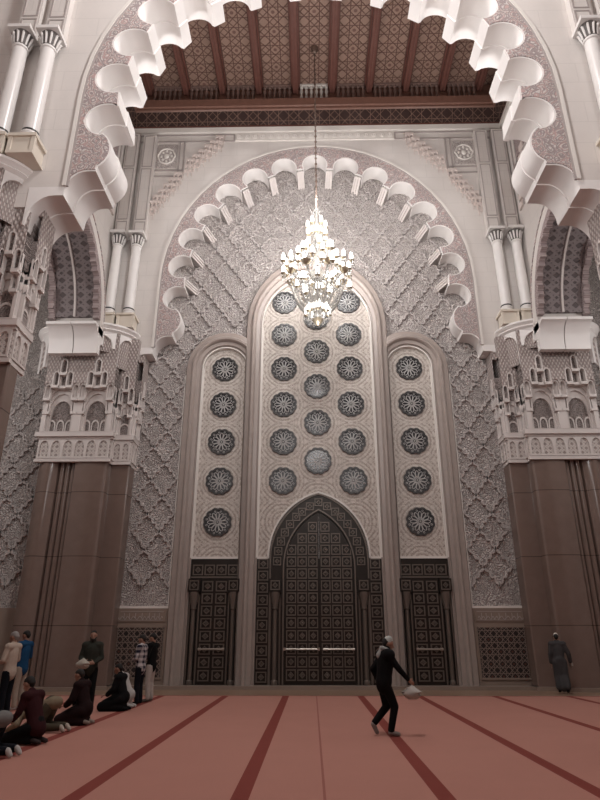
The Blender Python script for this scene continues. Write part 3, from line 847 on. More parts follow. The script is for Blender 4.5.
def bar(parent, x0, x1, z):
    m = MB(); m.tube([(x0, YW - .24, z), (x1, YW - .24, z)], .035, 8)
    for x in (x0 + .05, x1 - .05): m.box((x - .04, YW - .24, z - .05), (x + .04, YW - .10, z + .05))
    m.build('push_bar', STEEL, parent)
def side_door(n, s):
    cx = s * SX
    d = struct(bpy.data.objects.new(f'door_{n}', None)); COL.objects.link(d); d.location = (cx, YW, .12); d['label'] = f'dark bronze {side(s)} side door'
    m = MB(); m.box((cx - .93, YW - .06, .12), (cx + .93, YW - .001, DOORZ - .03)); 
    for k in range(4): square(m, cx - .66 + .44 * k, 4.02, .19, YW - .06)
    m.box((cx - .93, YW - .14, 3.72), (cx + .93, YW - .06, 3.78), 1)
    m.build('door_surround', DM, d, smooth=0)
    lf = MB(); lf.box((cx - .50, YW - .12, .13), (cx + .50, YW - .06, 3.70))
    for r in range(8):
        for c in (-.25, .25): square(lf, cx + c, .42 + .43 * r, .20, YW - .12, .18)
    leaf = lf.build('door_leaf', DM, d, smooth=0)
    bar(leaf, cx - .47, cx + .47, 1.28)
    for q in (-1, 1):
        m = MB(); colonnette(m, cx + q * .72, .13, 3.22); m.build('colonnette', DM, d)
side_door(1, -1); side_door(3, 1)
def main_door():
    d = struct(bpy.data.objects.new('door_2', None)); COL.objects.link(d); d.location = (0, YW, .12); d['label'] = 'great arched double bronze door'
    m = MB(); m.box((-2.33, YW - .06, .12), (2.33, YW - .001, DOORZ - .03))
    for s in (-1, 1):
        for r in range(10): square(m, s * 2.09, .37 + .43 * r, .19, YW - .06, .175)
    m.build('door_surround', DM, d, smooth=0)
    oa = door_arch(1.86, .13, DOORZ - .05, 6.88); ia = door_arch(1.28, .13, DOORZ - .35, 6.18)
    m = MB(); m.prism(oa + list(reversed(ia)), XZ, YW - .14, YW - .001, 0)
    mid = door_arch(1.57, 4.0, DOORZ - .2, 6.53, 40)[1:-1]
    for k in range(17):                                      # ring of squares following the arch
        cx, cz = mid[round((len(mid) - 1) * (k + .3) / 16.6)]
        square(m, cx, cz, .15, YW - .14)
    m.build('door_arch', DM, d, smooth=0)
    for w, zt, zs in ((1.30, 6.22, DOORZ - .33), (1.80, 6.84, DOORZ - .05)):
        m = MB(); A = door_arch(w, .13, zs, zt); m.prism(offset(A, .05) + list(reversed(A)), XZ, YW - .19, YW - .10, 0); m.build('arch_molding', BRONZEL, d, smooth=30)
    for s in (-1, 1):
        P = [p for p in door_arch(1.27, .13, DOORZ - .35, 6.16) if p[0] * s > .02]
        P = ([(s * .02, .13)] + P[::-1] + [(s * .02, 6.16)]) if s > 0 else ([(s * .02, .13)] + P + [(s * .02, 6.16)])
        lf = MB(); lf.prism(P, XZ, YW - .10, YW - .002, 0)
        for r in range(14):
            for c in range(3):
                x = s * (.235 + .40 * c); z = .44 + .43 * r
                lim = 6.0 if c == 0 else 5.6 if c == 1 else 4.95
                if z < lim: square(lf, x, z, .175, YW - .10, .185)
        leaf = lf.build('door_leaf', DM, d, smooth=0)
        bar(leaf, s * .10, s * 1.22, 1.28)
        m = MB(); colonnette(m, s * 1.62, .13, 3.22); m.build('colonnette', DM, d)
main_door()

# tile panels and carved inscription strips in the dado
for s in (-1, 1):
    t = MB(); t.box((s * 5.66, YW - .09, .36), (s * 7.32, YW - .05, 2.0)); o = t.build('tile_panel', TILE, smooth=0)
    tag(o, f'dark star mosaic tile panel low on the wall beside the {side(s)} pier', 'tile panel', None, 'thing')
    m = MB()
    for a, b, c, d in ((5.62, .30, 7.34, .36), (5.62, 2.0, 7.34, 2.05)):
        m.box((s * a, YW - .10, b), (s * c, YW - .05, d))
    m.build('tile_border', DADO, o, smooth=0)
    t = MB(); t.box((s * 5.62, YW - .08, 2.2), (s * 7.34, YW - .05, 2.58)); o = t.build('carved_strip', DADO, smooth=0)
    tag(o, f'carved stone strip with flowing script above the {side(s)} mosaic panel', 'frieze', None, 'thing')
    m = MB(); rr = random.Random(3)
    x = 5.72
    while x < 7.2:                                           # running script: bowls, uprights and dots, too worn to read
        L = rr.uniform(.1, .22)
        m.tube([(s * (x + L * q / 6), YW - .085, 2.33 + .06 * math.sin(PI * q / 3)) for q in range(7)], .012, 5)
        if rr.random() < .7: m.tube([(s * (x + L), YW - .085, 2.30), (s * (x + L), YW - .085, 2.50)], .012, 5)
        x += L + .02
    m.tube([(s * 5.68, YW - .085, 2.25), (s * 7.28, YW - .085, 2.25)], .010, 5); m.tube([(s * 5.68, YW - .085, 2.54), (s * 7.28, YW - .085, 2.54)], .010, 5)
    m.build('script', LINE, o)

# ------------------------------------------------------------------ carpet
stripes = [(-11.2, .10), (-9.05, .10), (-6.95, .10), (-4.85, .10), (-2.92, .10), (-1.09, .10), (-.16, .016), (1.17, .10), (2.95, .10), (5.2, .10), (7.42, .10), (9.7, .10)]
xs = [-16.9]; ms = []
for x, h in stripes:
    ms.append(0); xs += [x - h, x + h]; ms.append(2 if h < .05 else 1)
xs.append(16.9); ms.append(0)
m = MB()
for i in range(len(ms)):
    m.box((xs[i], -13.9, .001), (xs[i + 1], 20.15, .02), ms[i])
m.box((-16.9, 20.15, .001), (16.9, 20.27, .02), 1)
tag(m.build('carpet', [CARP, CARPS, CARPL], smooth=0), 'wide rose pink prayer carpet with dark red row stripes across the floor', 'carpet', None, 'thing')

# ------------------------------------------------------------------ chandelier
CX, CY = .02, 20.2
def chandelier():
    t = thing('chandelier', (CX, CY, 12.8), 'glowing crystal chandelier hanging on a long chain before the carved wall', 'chandelier')
    lamps = []
    ch = MB(); ch.tube([(CX, CY, 18.2), (CX, CY, 27.5)], .028, 6)
    for k in range(60):
        z = 18.25 + k * .155
        ch.ball((CX, CY, z), (.055, .03, .075) if k % 2 else (.03, .055, .075), seg=6, rings=4)
    ch.lathe([(.0, 27.2), (.08, 27.25), (.18, 27.5), (.18, 27.55)], (CX, CY, 0), 12)
    ch.build('chain', CHAIN, t)
    st = MB()
    st.lathe([(.02, 12.85), (.16, 12.95), (.22, 13.1), (.10, 13.3), (.07, 13.6), (.20, 13.75), (.26, 13.95), (.12, 14.2), (.08, 14.6), (.22, 14.8), (.30, 15.05), (.16, 15.3), (.09, 15.7), (.09, 16.2), (.20, 16.4), (.13, 16.65), (.07, 17.1), (.14, 17.3), (.06, 17.5), (.05, 18.0), (.09, 18.1), (.02, 18.25)], (CX, CY, 0), 14)
    st.build('stem', CRYS, t)
    cr = MB()
    for k in range(6):
        a = 2 * PI * k / 6
        cr.tube([(CX + r * math.cos(a), CY + r * math.sin(a), z) for r, z in ((.05, 17.9), (.14, 18.05), (.22, 18.0), (.26, 18.15))], [.03, .025, .02, .012], 6)
    cr.build('crown', CRYS, t)
    drops = MB()
    def arm(r0, z0, r1, z1, a, sag=.25, rad=.03):
        m = MB(); pts = []
        for q in range(9):
            f = q / 8; r = r0 + (r1 - r0) * f; z = z0 + (z1 - z0) * f - sag * math.sin(PI * f)
            pts.append((CX + r * math.cos(a), CY + r * math.sin(a), z))
        m.tube(pts, rad, 6); m.build('arm', CRYS, t)
    def lamp(x, y, z):
        b = MB(); b.lathe([(.0, .0), (.045, .01), (.068, .09), (.076, .19), (.064, .28), (.04, .35), (.0, .38)], (x, y, z), 10); b = b.build('lamp', BULB, t)
        dd = MB(); dd.lathe([(.02, -.07), (.10, -.02), (.115, .0), (.03, .0)], (x, y, z), 8); dd.build('drip_pan', GILT, b)
        for q in range(3):
            a = 2 * PI * q / 3 + x * 7; drops.ball((x + .09 * math.cos(a), y + .09 * math.sin(a), z - .15), (.03, .03, .085), seg=5, rings=4)
    def ring(n, r, z, ph=0, r0=.1, z0=None, sag=.2):
        for k in range(n):
            a = 2 * PI * (k + ph) / n
            arm(r0, z - .25 if z0 is None else z0, r, z - .08, a, sag, .022); lamp(CX + r * math.cos(a), CY + r * math.sin(a), z)
    ring(6, .36, 17.25, 0); ring(6, .40, 16.75, .5)
    ring(8, .62, 16.05, .25)
    for k in range(8):                                        # eight big arms, each ending in a flower of lamps
        a = 2 * PI * (k + .5) / 8; r = 1.12
        arm(.12, 14.9, r, 15.0, a, .45, .04)
        ox, oy = CX + r * math.cos(a), CY + r * math.sin(a)
        dish = MB(); dish.lathe([(.02, -.28), (.14, -.2), (.2, -.08), (.06, -.02)], (ox, oy, 15.05), 10); dish.build('arm_dish', GILT, t)
        for q in range(5):
            b = a + 2 * PI * q / 5; lamp(ox + .31 * math.cos(b), oy + .31 * math.sin(b), 15.28 if q % 2 == 0 else 15.12)
        lamp(ox, oy, 15.5)
        if k % 2 == 0: lamp(ox + .3 * math.cos(a), oy + .3 * math.sin(a), 14.72)
    ring(8, .80, 14.45, 0, .15, 14.2); ring(6, .5, 14.0, .5, .12, 13.8)
    ring(7, .44, 13.22, .25, .08, 13.15, .15); ring(4, .2, 13.42, .1, .06, 13.3, .05)
    # garlands and pendants of cut crystal
    for k in range(16):
        a = 2 * PI * k / 16
        for q in range(14):
            f = q / 13; r = 1.1 - .55 * f; z = 14.72 - 1.25 * f + .25 * math.sin(PI * f) * -1
            drops.ball((CX + r * math.cos(a), CY + r * math.sin(a), z), (.045, .045, .07), seg=5, rings=4)
        for q in range(10):
            f = q / 9; r = .14 + .5 * f; z = 16.6 - .75 * f - .2 * math.sin(PI * f)
            drops.ball((CX + r * math.cos(a), CY + r * math.sin(a), z), (.04, .04, .07), seg=5, rings=4)
        for q in range(8):
            f = q / 7; r = .5 - .3 * f; z = 13.9 - .5 * f
            drops.ball((CX + r * math.cos(a), CY + r * math.sin(a), z), (.03, .03, .05), seg=5, rings=4)
    d = drops.build('crystal_drops', CRYS, t); d['kind'] = 'stuff'
    bw = MB(); bw.lathe([(0, 12.72), (.06, 12.74), (.16, 12.86), (.2, 12.98), (.05, 13.0)], (CX, CY, 0), 12); bw.build('bottom_bowl', GILT, t)
chandelier()

# ------------------------------------------------------------------ people
def capsule(m, a, b, r0, r1, flat=None, seg=12):
    """tapered limb with rounded ends; flat=(axis vector, factor) squeezes it along axis"""
    a, b = Vector(a), Vector(b); t = (b - a); L = t.length; t.normalize()
    ref = Vector((1, 0, 0)) if abs(t.x) < .9 else Vector((0, 1, 0))
    u = (ref - t * ref.dot(t)).normalized(); w = t.cross(u); rows = []
    for i in range(5):
        q = PI / 2 * (1 - i / 4.0); rows.append((a - t * r0 * math.sin(q), max(r0 * math.cos(q), 1e-4)))
    for i in range(5):
        q = PI / 2 * (i / 4.0); rows.append((b + t * r1 * math.sin(q), max(r1 * math.cos(q), 1e-4)))
    V = []
    for c, r in rows:
        ring = []
        for j in range(seg):
            o = (u * math.cos(2 * PI * j / seg) + w * math.sin(2 * PI * j / seg)) * r
            if flat: ax = Vector(flat[0]).normalized(); o = o - ax * o.dot(ax) * (1 - flat[1])
            ring.append(c + o)
        V.append(ring)
    m.grid(V, 0, closed=True)
def fuse(m, name, mat, parent, vox=.016, smooth=4):
    o = m.build(name, mat, parent, local=True)
    md = o.modifiers.new('r', 'REMESH'); md.mode = 'VOXEL'; md.voxel_size = vox; md.use_smooth_shade = True
    sm = o.modifiers.new('s', 'SMOOTH'); sm.factor = .5; sm.iterations = smooth
    dg = bpy.context.evaluated_depsgraph_get(); me = bpy.data.meshes.new_from_object(o.evaluated_get(dg))
    old = o.data; o.modifiers.clear(); o.data = me; bpy.data.meshes.remove(old)
    if not me.materials: me.materials.append(mat)
    me.polygons.foreach_set('use_smooth', [True] * len(me.polygons))
    return o
cloth_cache = {}
def cloth(c, rough=.9):
    if c not in cloth_cache: cloth_cache[c] = plain('cloth %d' % len(cloth_cache), c, rough, 0, .15, var=.12, scale=18)
    return cloth_cache[c]
SKIN = plain('skin', (.30, .17, .12), .55, var=.05); HAIR = plain('dark hair', (.012, .010, .009), .7, var=.2); GREYH = plain('grey hair', (.25, .23, .22), .7)
def plaid():
    m = Mat('plaid shirt', .9, 0, .1); x, y, z = m.xyz()
    a = wrap(x + y * .7, .13).abs().lt(.033); b = wrap(z, .13).abs().lt(.033)
    m.color(m.mix((a + b) * .5, (.50, .46, .46), (.02, .02, .035))); return m.m
PLAID = plaid()
def V3(*a): return Vector(a)
def hand(m, w, d, curl, palm_n, side_v):
    """palm and five fingers: w wrist, d direction, palm_n palm normal, side_v towards the thumb"""
    d = Vector(d).normalized(); n = Vector(palm_n).normalized(); sv = Vector(side_v).normalized(); w = Vector(w)
    for k in range(4): capsule(m, w + sv * (.026 - .017 * k) * .6, w + d * .085 + sv * (.027 - .018 * k), .015, .013, seg=8)
    for k, L in enumerate((.072, .080, .074, .058)):
        p = w + d * .09 + sv * (.029 - .0195 * k); ang = 0; dirv = d
        for q in range(3):
            ang = curl * (q + .4); dirv = d * math.cos(ang) + n * math.sin(ang)
            e = p + dirv * L / 2.6; capsule(m, p, e, .0098, .0088, seg=7); p = e
    p = w + d * .02 + sv * .03; e = p + (d * .5 + sv * .7 + n * .3).normalized() * .045; capsule(m, p, e, .013, .011, seg=7)
    capsule(m, e, e + (d * .8 + sv * .2 + n * .4).normalized() * .035, .011, .009, seg=7)
def head(m, c, f, up):
    """head centre c, facing f"""
    f = Vector(f).normalized(); up = Vector(up); up = (up - f * up.dot(f)).normalized(); r = f.cross(up)
    P = lambda x, y, z: c + r * x + f * y + up * z
    capsule(m, P(0, -.015, .03), P(0, .0, .03), .088, .088, (r, .86)); capsule(m, P(0, .02, -.04), P(0, .035, -.075), .066, .045, (r, .9))
    capsule(m, P(0, .085, .012), P(0, .108, -.022), .010, .016, seg=8)      # nose
    capsule(m, P(-.022, .078, -.058), P(.022, .078, -.058), .011, .011, seg=7)  # lips
    capsule(m, P(-.04, .074, .032), P(.04, .074, .032), .014, .014, seg=7)      # brow
    for q in (-1, 1):
        capsule(m, P(q * .078, -.005, .018), P(q * .080, -.002, -.022), .016, .010, (r, .5), seg=8)
    return P
def hair_cap(parent, P, mat, r, f, bald=0.0):
    m = MB(); capsule(m, P(0, -.028, .045), P(0, -.008, .048), .090, .086, (r, .88)); capsule(m, P(0, -.06, .0), P(0, -.05, -.03), .062, .045, (r, 1.1))
    return fuse(m, 'hair', mat, parent, .014, 2)
def beard(parent, P, r, mat):
    m = MB(); capsule(m, P(0, .05, -.085), P(0, .045, -.11), .048, .034, (r, 1.0))
    for q in (-1, 1): capsule(m, P(q * .06, .02, -.03), P(q * .045, .045, -.08), .020, .026)
    return fuse(m, 'beard', mat, parent, .014, 2)
def cap_hat(parent, P, r, mat):
    m = MB(); capsule(m, P(0, -.014, .068), P(0, -.010, .078), .092, .084, (r, .9))
    return fuse(m, 'cap', mat, parent, .014, 2)

def person(loc, facing, J, label, top=None, bottom=None, robe=None, shoes=None, hair=HAIR, hat=None, brd=None, scarf=None, curl=.35, fit=1.0, skirt=None, group=None, bulk=0.0):
    """J: joints in local metres, y forward. facing: degrees, 0 looks along +Y, 90 along -X"""
    t = thing('person', loc, label, 'person', group, rz=R(facing))
    J = {k: Vector(v) for k, v in J.items()}
    f = J.get('look', Vector((0, 1, 0))).normalized(); up0 = (J['head'] - J['neck']).normalized()
    up = (up0 - f * up0.dot(f)).normalized(); r = f.cross(up)
    b = MB()
    xw = J['shr'] - J['shl']; xw.normalize()
    def trunk(m, g, lo=0):
        capsule(m, J['pel'], J['pel'] + (J['che'] - J['pel']) * .3, .155 + g, .145 + g, (xw.cross(J['che'] - J['pel']), .68))
        capsule(m, J['pel'] + (J['che'] - J['pel']) * .3, J['che'], .145 + g, .165 + g, (xw.cross(J['che'] - J['pel']), .68))
        capsule(m, J['shl'], J['shr'], .066 + g, .066 + g)
        capsule(m, J['che'], J['neck'], .13 + g, .06 + g, (xw.cross(J['che'] - J['pel']), .75))
    trunk(b, 0)
    capsule(b, J['neck'], J['head'] - up * .05, .058, .056)
    P = head(b, J['head'], f, up)
    for q in 'lr':
        capsule(b, J['sh' + q], J['el' + q], .050, .040); capsule(b, J['el' + q], J['wr' + q], .040, .027)
        hd = (J['wr' + q] - J['el' + q]).normalized(); hd = J.get('hd' + q, hd)
        hand(b, J['wr' + q], hd, curl, J.get('pn' + q, Vector((0, .3, -1))), J.get('tv' + q, Vector((0, 1, .2))))
        capsule(b, J['hip' + q], J['kn' + q], .082, .056); capsule(b, J['kn' + q], J['an' + q], .056, .036)
        capsule(b, J['an' + q], J['to' + q], .037, .030, ((0, 0, 1), .85))
    fuse(b, 'body', SKIN, t, .012, 2)
    if top:
        m = MB(); trunk(m, .022 + bulk)
        for q in 'lr': capsule(m, J['sh' + q], J['el' + q], .070, .058); capsule(m, J['el' + q], J['wr' + q] + (J['el' + q] - J['wr' + q]) * .08, .058, .042)
        hem = J['pel'] + (J['pel'] - J['che']) * .12
        capsule(m, J['pel'], hem, .178, .182, (xw.cross(J['che'] - J['pel']), .72))
        fuse(m, 'shirt', top, t)
    if bottom:
        m = MB()
        capsule(m, J['pel'], (J['hipl'] + J['hipr']) / 2, .150, .145, (xw.cross(J['che'] - J['pel']), .74))
        for q in 'lr': capsule(m, J['hip' + q], J['kn' + q], .100 * fit, .078 * fit); capsule(m, J['kn' + q], J['an' + q] + (J['kn' + q] - J['an' + q]) * .06, .076 * fit, .062 * fit)
        fuse(m, 'trousers', bottom, t)
    if robe:
        mat, hem, wd = robe
        m = MB(); trunk(m, .03)
        for q in 'lr':
            capsule(m, J['sh' + q], J['el' + q], .080, .075); capsule(m, J['el' + q], J['wr' + q] + (J['el' + q] - J['wr' + q]) * .05, .072, .062)
            a, k, e = J['hip' + q], J['kn' + q], J['an' + q]
            capsule(m, a, k, .135, .125 * wd); capsule(m, k, k + (e - k) * hem, .125 * wd, .120 * wd)
        c = (J['knl'] + J['knr']) / 2; capsule(m, J['pel'], c, .17, .15 * wd); e = (J['anl'] + J['anr']) / 2; capsule(m, c, c + (e - c) * hem, .15 * wd, .15 * wd)
        fuse(m, 'robe', mat, t, .018, 6)
    if shoes:
        for q in 'lr':
            m = MB(); capsule(m, J['an' + q] + (J['an' + q] - J['kn' + q]).normalized() * .02, J['to' + q], .048, .040, ((0, 0, 1), .9)); fuse(m, 'shoe', shoes, t, .012, 2)
    if hair: hair_cap(t, P, hair, r, f)
    if hat: cap_hat(t, P, r, hat)
    if brd: beard(t, P, r, brd)
    if scarf:
        m = MB()
        for k in range(12):
            a0, a1 = 2 * PI * k / 12, 2 * PI * (k + 1) / 12
            pt = lambda a: J['neck'] + r * .095 * math.cos(a) + f * .10 * math.sin(a) + Vector((0, 0, .02 + .02 * math.sin(a + PI)))
            capsule(m, pt(a0), pt(a1), .042, .042, seg=8)
        capsule(m, J['neck'] - f * .09, J['neck'] - f * .14 - Vector((0, 0, .10)), .06, .07)
        fuse(m, 'scarf', scarf, t)
    return t, P
def std(h=1.74, **o):
    k = h / 1.74
    J = dict(pel=(0, 0, .95), che=(0, .01, 1.30), neck=(0, .0, 1.49), head=(0, .02, 1.62), shl=(-.185, 0, 1.43), shr=(.185, 0, 1.43),
             ell=(-.25, -.02, 1.14), elr=(.25, -.02, 1.14), wrl=(-.25, .06, .88), wrr=(.25, .06, .88),
             hipl=(-.09, 0, .90), hipr=(.09, 0, .90), knl=(-.10, .02, .50), knr=(.10, .02, .50), anl=(-.11, -.02, .09), anr=(.11, -.02, .09), tol=(-.13, .14, .04), tor=(.13, .14, .04))
    J.update(o)
    return {n: (Vector(v) * k if n[:2] not in ('lo', 'hd', 'pn', 'tv') else Vector(v)) for n, v in J.items()}
def folded(h=1.74, **o):
    return std(h, ell=(-.27, .02, 1.16), elr=(.27, .02, 1.16), wrl=(-.07, .20, 1.10), wrr=(.07, .22, 1.13), hdl=(1, .1, 0), hdr=(-1, .1, 0), pnl=(0, -1, 0), pnr=(0, -1, 0), tvl=(0, 0, 1), tvr=(0, 0, 1), **o)
def kneel(lean=0.0, **o):
    """sitting back on the heels"""
    L = lean
    J = dict(pel=(0, -.10, .30), che=(0, -.02 + .10 * L + .02, .62 - .02 * L), neck=(0, .0 + .22 * L, .80 - .06 * L), head=(0, .05 + .30 * L, .92 - .09 * L),
             shl=(-.185, -.02 + .18 * L, .74 - .05 * L), shr=(.185, -.02 + .18 * L, .74 - .05 * L), ell=(-.25, .04 + .12 * L, .49 - .02 * L), elr=(.25, .04 + .12 * L, .49 - .02 * L), wrl=(-.16, .23 + .05 * L, .36), wrr=(.16, .23 + .05 * L, .36),
             hipl=(-.10, -.08, .25), hipr=(.10, -.08, .25), knl=(-.17, .34, .10), knr=(.17, .34, .10), anl=(-.10, -.12, .075), anr=(.10, -.12, .075), tol=(-.09, -.26, .05), tor=(.09, -.26, .05),
             look=(0, 1, -.35 - .3 * L), hdl=(.1, 1, -.2), hdr=(-.1, 1, -.2), pnl=(0, -.2, -1), pnr=(0, -.2, -1), tvl=(1, 0, 0), tvr=(-1, 0, 0))
    J.update(o); return J
def prostrate(**o):
    J = dict(pel=(0, -.06, .47), che=(0, .30, .37), neck=(0, .50, .26), head=(0, .60, .165), shl=(-.185, .44, .29), shr=(.185, .44, .29), ell=(-.30, .40, .15), elr=(.30, .40, .15), wrl=(-.24, .62, .04), wrr=(.24, .62, .04),
             hipl=(-.10, -.06, .43), hipr=(.10, -.06, .43), knl=(-.14, .06, .09), knr=(.14, .06, .09), anl=(-.11, -.36, .10), anr=(.11, -.36, .10), tol=(-.11, -.43, .045), tor=(.11, -.43, .045),
             look=(0, .45, -1), hdl=(0, 1, -.05), hdr=(0, 1, -.05), pnl=(0, 0, -1), pnr=(0, 0, -1), tvl=(1, 0, 0), tvr=(-1, 0, 0))
    J.update(o); return J
BLACK = cloth((.005, .005, .0055)); NAVY = cloth((.007, .008, .012)); CREAMC = cloth((.36, .31, .26)); WHITEC = cloth((.42, .40, .385))
ZG = .02
person((-7.02, 14.5, ZG), 82, folded(1.76, look=(0, 1, -.3)), 'balding man in pale shirt and dark trousers standing in prayer at left frame edge', cloth((.44, .36, .30)), NAVY, shoes=cloth((.05, .04, .04)), hair=GREYH)
person((-7.42, 16.0, ZG), 78, folded(1.80, look=(0, 1, -.35)), 'man in blue jacket and cream trousers standing beside the pale shirted man', cloth((.012, .055, .13)), cloth((.34, .28, .23)), shoes=WHITEC)
pb, Pb = person((-5.6, 15.6, ZG), 192, std(1.80, shl=(-.165, 0, 1.42), shr=(.165, 0, 1.42), ell=(-.235, .0, 1.15), elr=(.235, .0, 1.15), wrl=(-.10, .22, 1.04), wrr=(.12, .22, 1.05), hdl=(1, .2, 0), hdr=(-1, .2, 0), pnl=(0, -1, 0), pnr=(0, -1, 0), tvl=(0, 0, 1), tvr=(0, 0, 1)),
       'bearded man in grey green sweater standing and facing forward, holding something white', cloth((.030, .032, .026)), BLACK, shoes=cloth((.06, .05, .045)), brd=HAIR)
person((-5.02, 13.6, ZG), 80, kneel(.2), 'person in dark maroon robe kneeling in front of the bearded standing man', None, None, robe=(cloth((.014, .006, .0065)), .9, .9), shoes=cloth((.25, .2, .17)))
person((-4.98, 16.1, ZG), 84, kneel(.1), 'person in black robe kneeling alone, sitting on heels beside plaid shirted man', None, None, robe=(BLACK, .9, .95), shoes=BLACK)
person((-5.03, 16.75, ZG), 84, kneel(.6), 'person in white garment bowing low, mostly hidden behind the black robed kneeler', None, None, robe=(WHITEC, .9, .9), shoes=WHITEC)
person((-4.98, 11.2, ZG), 76, kneel(.35, wrr=(.22, .30, .05), elr=(.28, .10, .36), hdr=(0, 1, -.4)), 'dark haired man in maroon sweater sitting on his heels, dark trousers', cloth((.030, .007, .009)), BLACK, shoes=cloth((.04, .03, .03)))
person((-5.1, 10.12, ZG), 80, prostrate(), 'man in grey shirt and dark trousers prostrating, white soles towards the stripe', cloth((.17, .165, .16)), NAVY, shoes=WHITEC)
person((-5.3, 12.6, ZG), 82, prostrate(), 'person in khaki clothes prostrating between maroon sweater and maroon robe', cloth((.20, .16, .11)), cloth((.06, .05, .035)), shoes=cloth((.42, .37, .32)))
person((-4.86, 17.4, ZG), 80, folded(1.70, look=(0, 1, -.5)), 'man in black and white plaid shirt and dark jeans standing in prayer', PLAID, NAVY, shoes=BLACK)
person((-4.76, 18.15, ZG), 80, folded(1.74, look=(0, 1, -.5)), 'man in black top and pale trousers standing behind the plaid shirted man', BLACK, cloth((.40, .36, .33)), shoes=cloth((.1, .09, .08)))
walkJ = std(1.66, pel=(0, .0, .93), che=(0, .05, 1.28), neck=(0, .09, 1.46), head=(0, .13, 1.585), shl=(-.175, .06, 1.40), shr=(.175, .06, 1.40), look=(.25, 1, -.28),
            ell=(-.24, -.12, 1.14), wrl=(-.25, -.02, .92), elr=(.24, .22, 1.16), wrr=(.22, .42, .96), hdr=(0, .8, -.6), pnr=(-1, 0, -.3), tvr=(0, .6, .8),
            hipl=(-.09, 0, .88), hipr=(.09, 0, .88), knr=(.09, .16, .50), anr=(.09, .06, .085), tor=(.11, .20, .04), knl=(-.09, .07, .49), anl=(-.09, -.20, .21), tol=(-.09, -.15, .06))
pw, Pw = person((1.03, 12.2, ZG), -74, walkJ, 'man in black jacket and trousers walking, grey cap and scarf, bag in hand', BLACK, BLACK, shoes=cloth((.22, .19, .18)), hair=HAIR, hat=cloth((.42, .44, .42)), scarf=cloth((.30, .30, .29)), curl=.75, fit=.98, bulk=.03)
grJ = std(1.76, knl=(-.10, .10, .50), anl=(-.10, .02, .09), tol=(-.11, .18, .04), anr=(.11, -.20, .12), tor=(.12, -.05, .04), knr=(.10, -.02, .50), wrr=(.33, .08, .90), elr=(.30, .0, 1.14), look=(.1, 1, -.2))
pr, Pr = person((7.72, 21.3, ZG), -14, grJ, 'man in long grey hooded robe and white cap walking away beside the pier', None, None, robe=(cloth((.055, .053, .055)), .80, .95), shoes=BLACK, hat=cloth((.55, .52, .48)))
def world_pt(o, v): return Matrix.Translation(o.location) @ Matrix.Rotation(o.rotation_euler.z, 4, 'Z') @ Vector(v)
def bag(c, rx, h, label, name, mat, cat, lumps=5):
    t = MB(); rr = random.Random(5); n = 14
    rows = []
    for i in range(9):
        f = i / 8; r = rx * (math.sin(PI * min(1, f * .9 + .1)) ** .6) * (1 - .55 * max(0, f - .5) * 2) + .004
        rows.append([(c[0] + r * (1 + .34 * rr.uniform(-1, 1)) * math.cos(2 * PI * j / n), c[1] + r * .7 * (1 + .34 * rr.uniform(-1, 1)) * math.sin(2 * PI * j / n), c[2] - h * (1 - f)) for j in range(n)])
    t.grid(rows, 0, closed=True)
    t.f.append(tuple(range(n))); t.m.append(0)
    o = t.build(name, mat, smooth=60); tag(o, label, cat); return o
hp = world_pt(pw, Vector((.22, .48, .90)) * (1.66 / 1.74))
bag((hp.x, hp.y, hp.z - .02), .15, .24, 'crumpled white plastic bag held by the walking man', 'plastic_bag', cloth((.42, .39, .36), .4), 'bag')
hb = world_pt(pb, Vector((.13, .30, 1.06)) * (1.80 / 1.74))
bag((hb.x, hb.y, hb.z + .10), .13, .24, 'white cloth cap held at the waist by the bearded man', 'cloth_cap', cloth((.40, .37, .32)), 'cap')
hg = world_pt(pr, Vector((.36, .17, .84)))
m = MB(); m.box((hg.x - .03, hg.y - .08, hg.z - .05), (hg.x + .03, hg.y + .08, hg.z + .05)); tag(m.build('booklet', cloth((.38, .35, .32)), smooth=0), 'small pale booklet in the hand of the grey robed man', 'booklet')

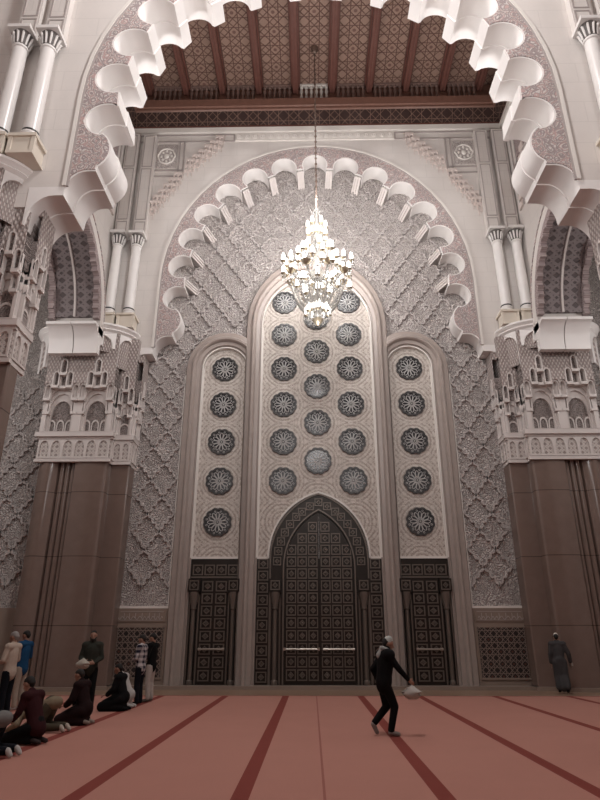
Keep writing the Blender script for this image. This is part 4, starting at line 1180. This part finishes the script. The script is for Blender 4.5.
# ------------------------------------------------------------------ lights, world, camera
def point(name, loc, e, c=(1, .93, .86), r=.3):
    l = bpy.data.lights.new(name, 'POINT'); l.energy = e; l.color = c; l.shadow_soft_size = r
    o = bpy.data.objects.new(name, l); o.location = loc; COL.objects.link(o); return o
for k in range(4):
    a = PI / 4 + PI / 2 * k; point('chandelier_light', (CX + 1.5 * math.cos(a), CY + 1.5 * math.sin(a) - .3, 15.9), 150, (1, .98, .97), .3)
point('chandelier_light', (CX, CY - .3, 18.6), 140, (1, .98, .97), .2)
point('chandelier_light', (CX, CY - .3, 12.4), 60, (1, .98, .97), .2)
def spot(name, loc, to, e, ang, c=(1, .98, .97), r=.5):
    l = bpy.data.lights.new(name, 'SPOT'); l.energy = e; l.color = c; l.shadow_soft_size = r; l.spot_size = R(ang); l.spot_blend = 1.0
    o = bpy.data.objects.new(name, l); o.location = loc; COL.objects.link(o)
    o.rotation_euler = (Vector(to) - Vector(loc)).to_track_quat('-Z', 'Y').to_euler(); return o
for q in (-1, 1):
    spot('added_nave_spot', (q * 6, -12, 14), (-q * 1, 20, 20), 3700, 60)  # added spots behind the camera, brighten the arches and upper walls
    spot('added_ceiling_spot', (q * 7.6, 16.2, 14.6), (0, 19.5, 27.5), 1900, 105)  # added uplights inside the bay, only there to brighten the ceiling
    point('aisle_chandelier_light', (q * 13.5, 17.5, 12), 350, (1, .98, .97), .8)
point('unseen_nave_light', (0, 7.5, 13.3), 800, (1, .98, .97), .9)  # added lamp just above the view, brightens lobe undersides and corbels
point('unseen_nave_light', (0, 8.5, 23), 3300, (1, .98, .97), .9)
w = bpy.data.worlds.new('world'); S.world = w; w.use_nodes = True
w.node_tree.nodes['Background'].inputs[0].default_value = (1, .95, .92, 1); w.node_tree.nodes['Background'].inputs[1].default_value = 0.0
cam = bpy.data.cameras.new('camera'); co = bpy.data.objects.new('camera', cam); COL.objects.link(co)
co.location = (-.289, 0, 1.65); co.rotation_euler = (R(90 + 21.66), 0, R(1.056))
cam.sensor_fit = 'VERTICAL'; cam.sensor_height = 24; cam.lens = 599.3 / 800 * 24; cam.clip_end = 200
S.camera = co
S.view_settings.view_transform = 'Standard'; S.view_settings.look = 'None'; S.view_settings.gamma = 1; S.view_settings.exposure = 0.0
S.view_settings.use_curve_mapping = False
S.cycles.use_denoising = True
S.cycles.max_bounces = 6; S.cycles.diffuse_bounces = 4
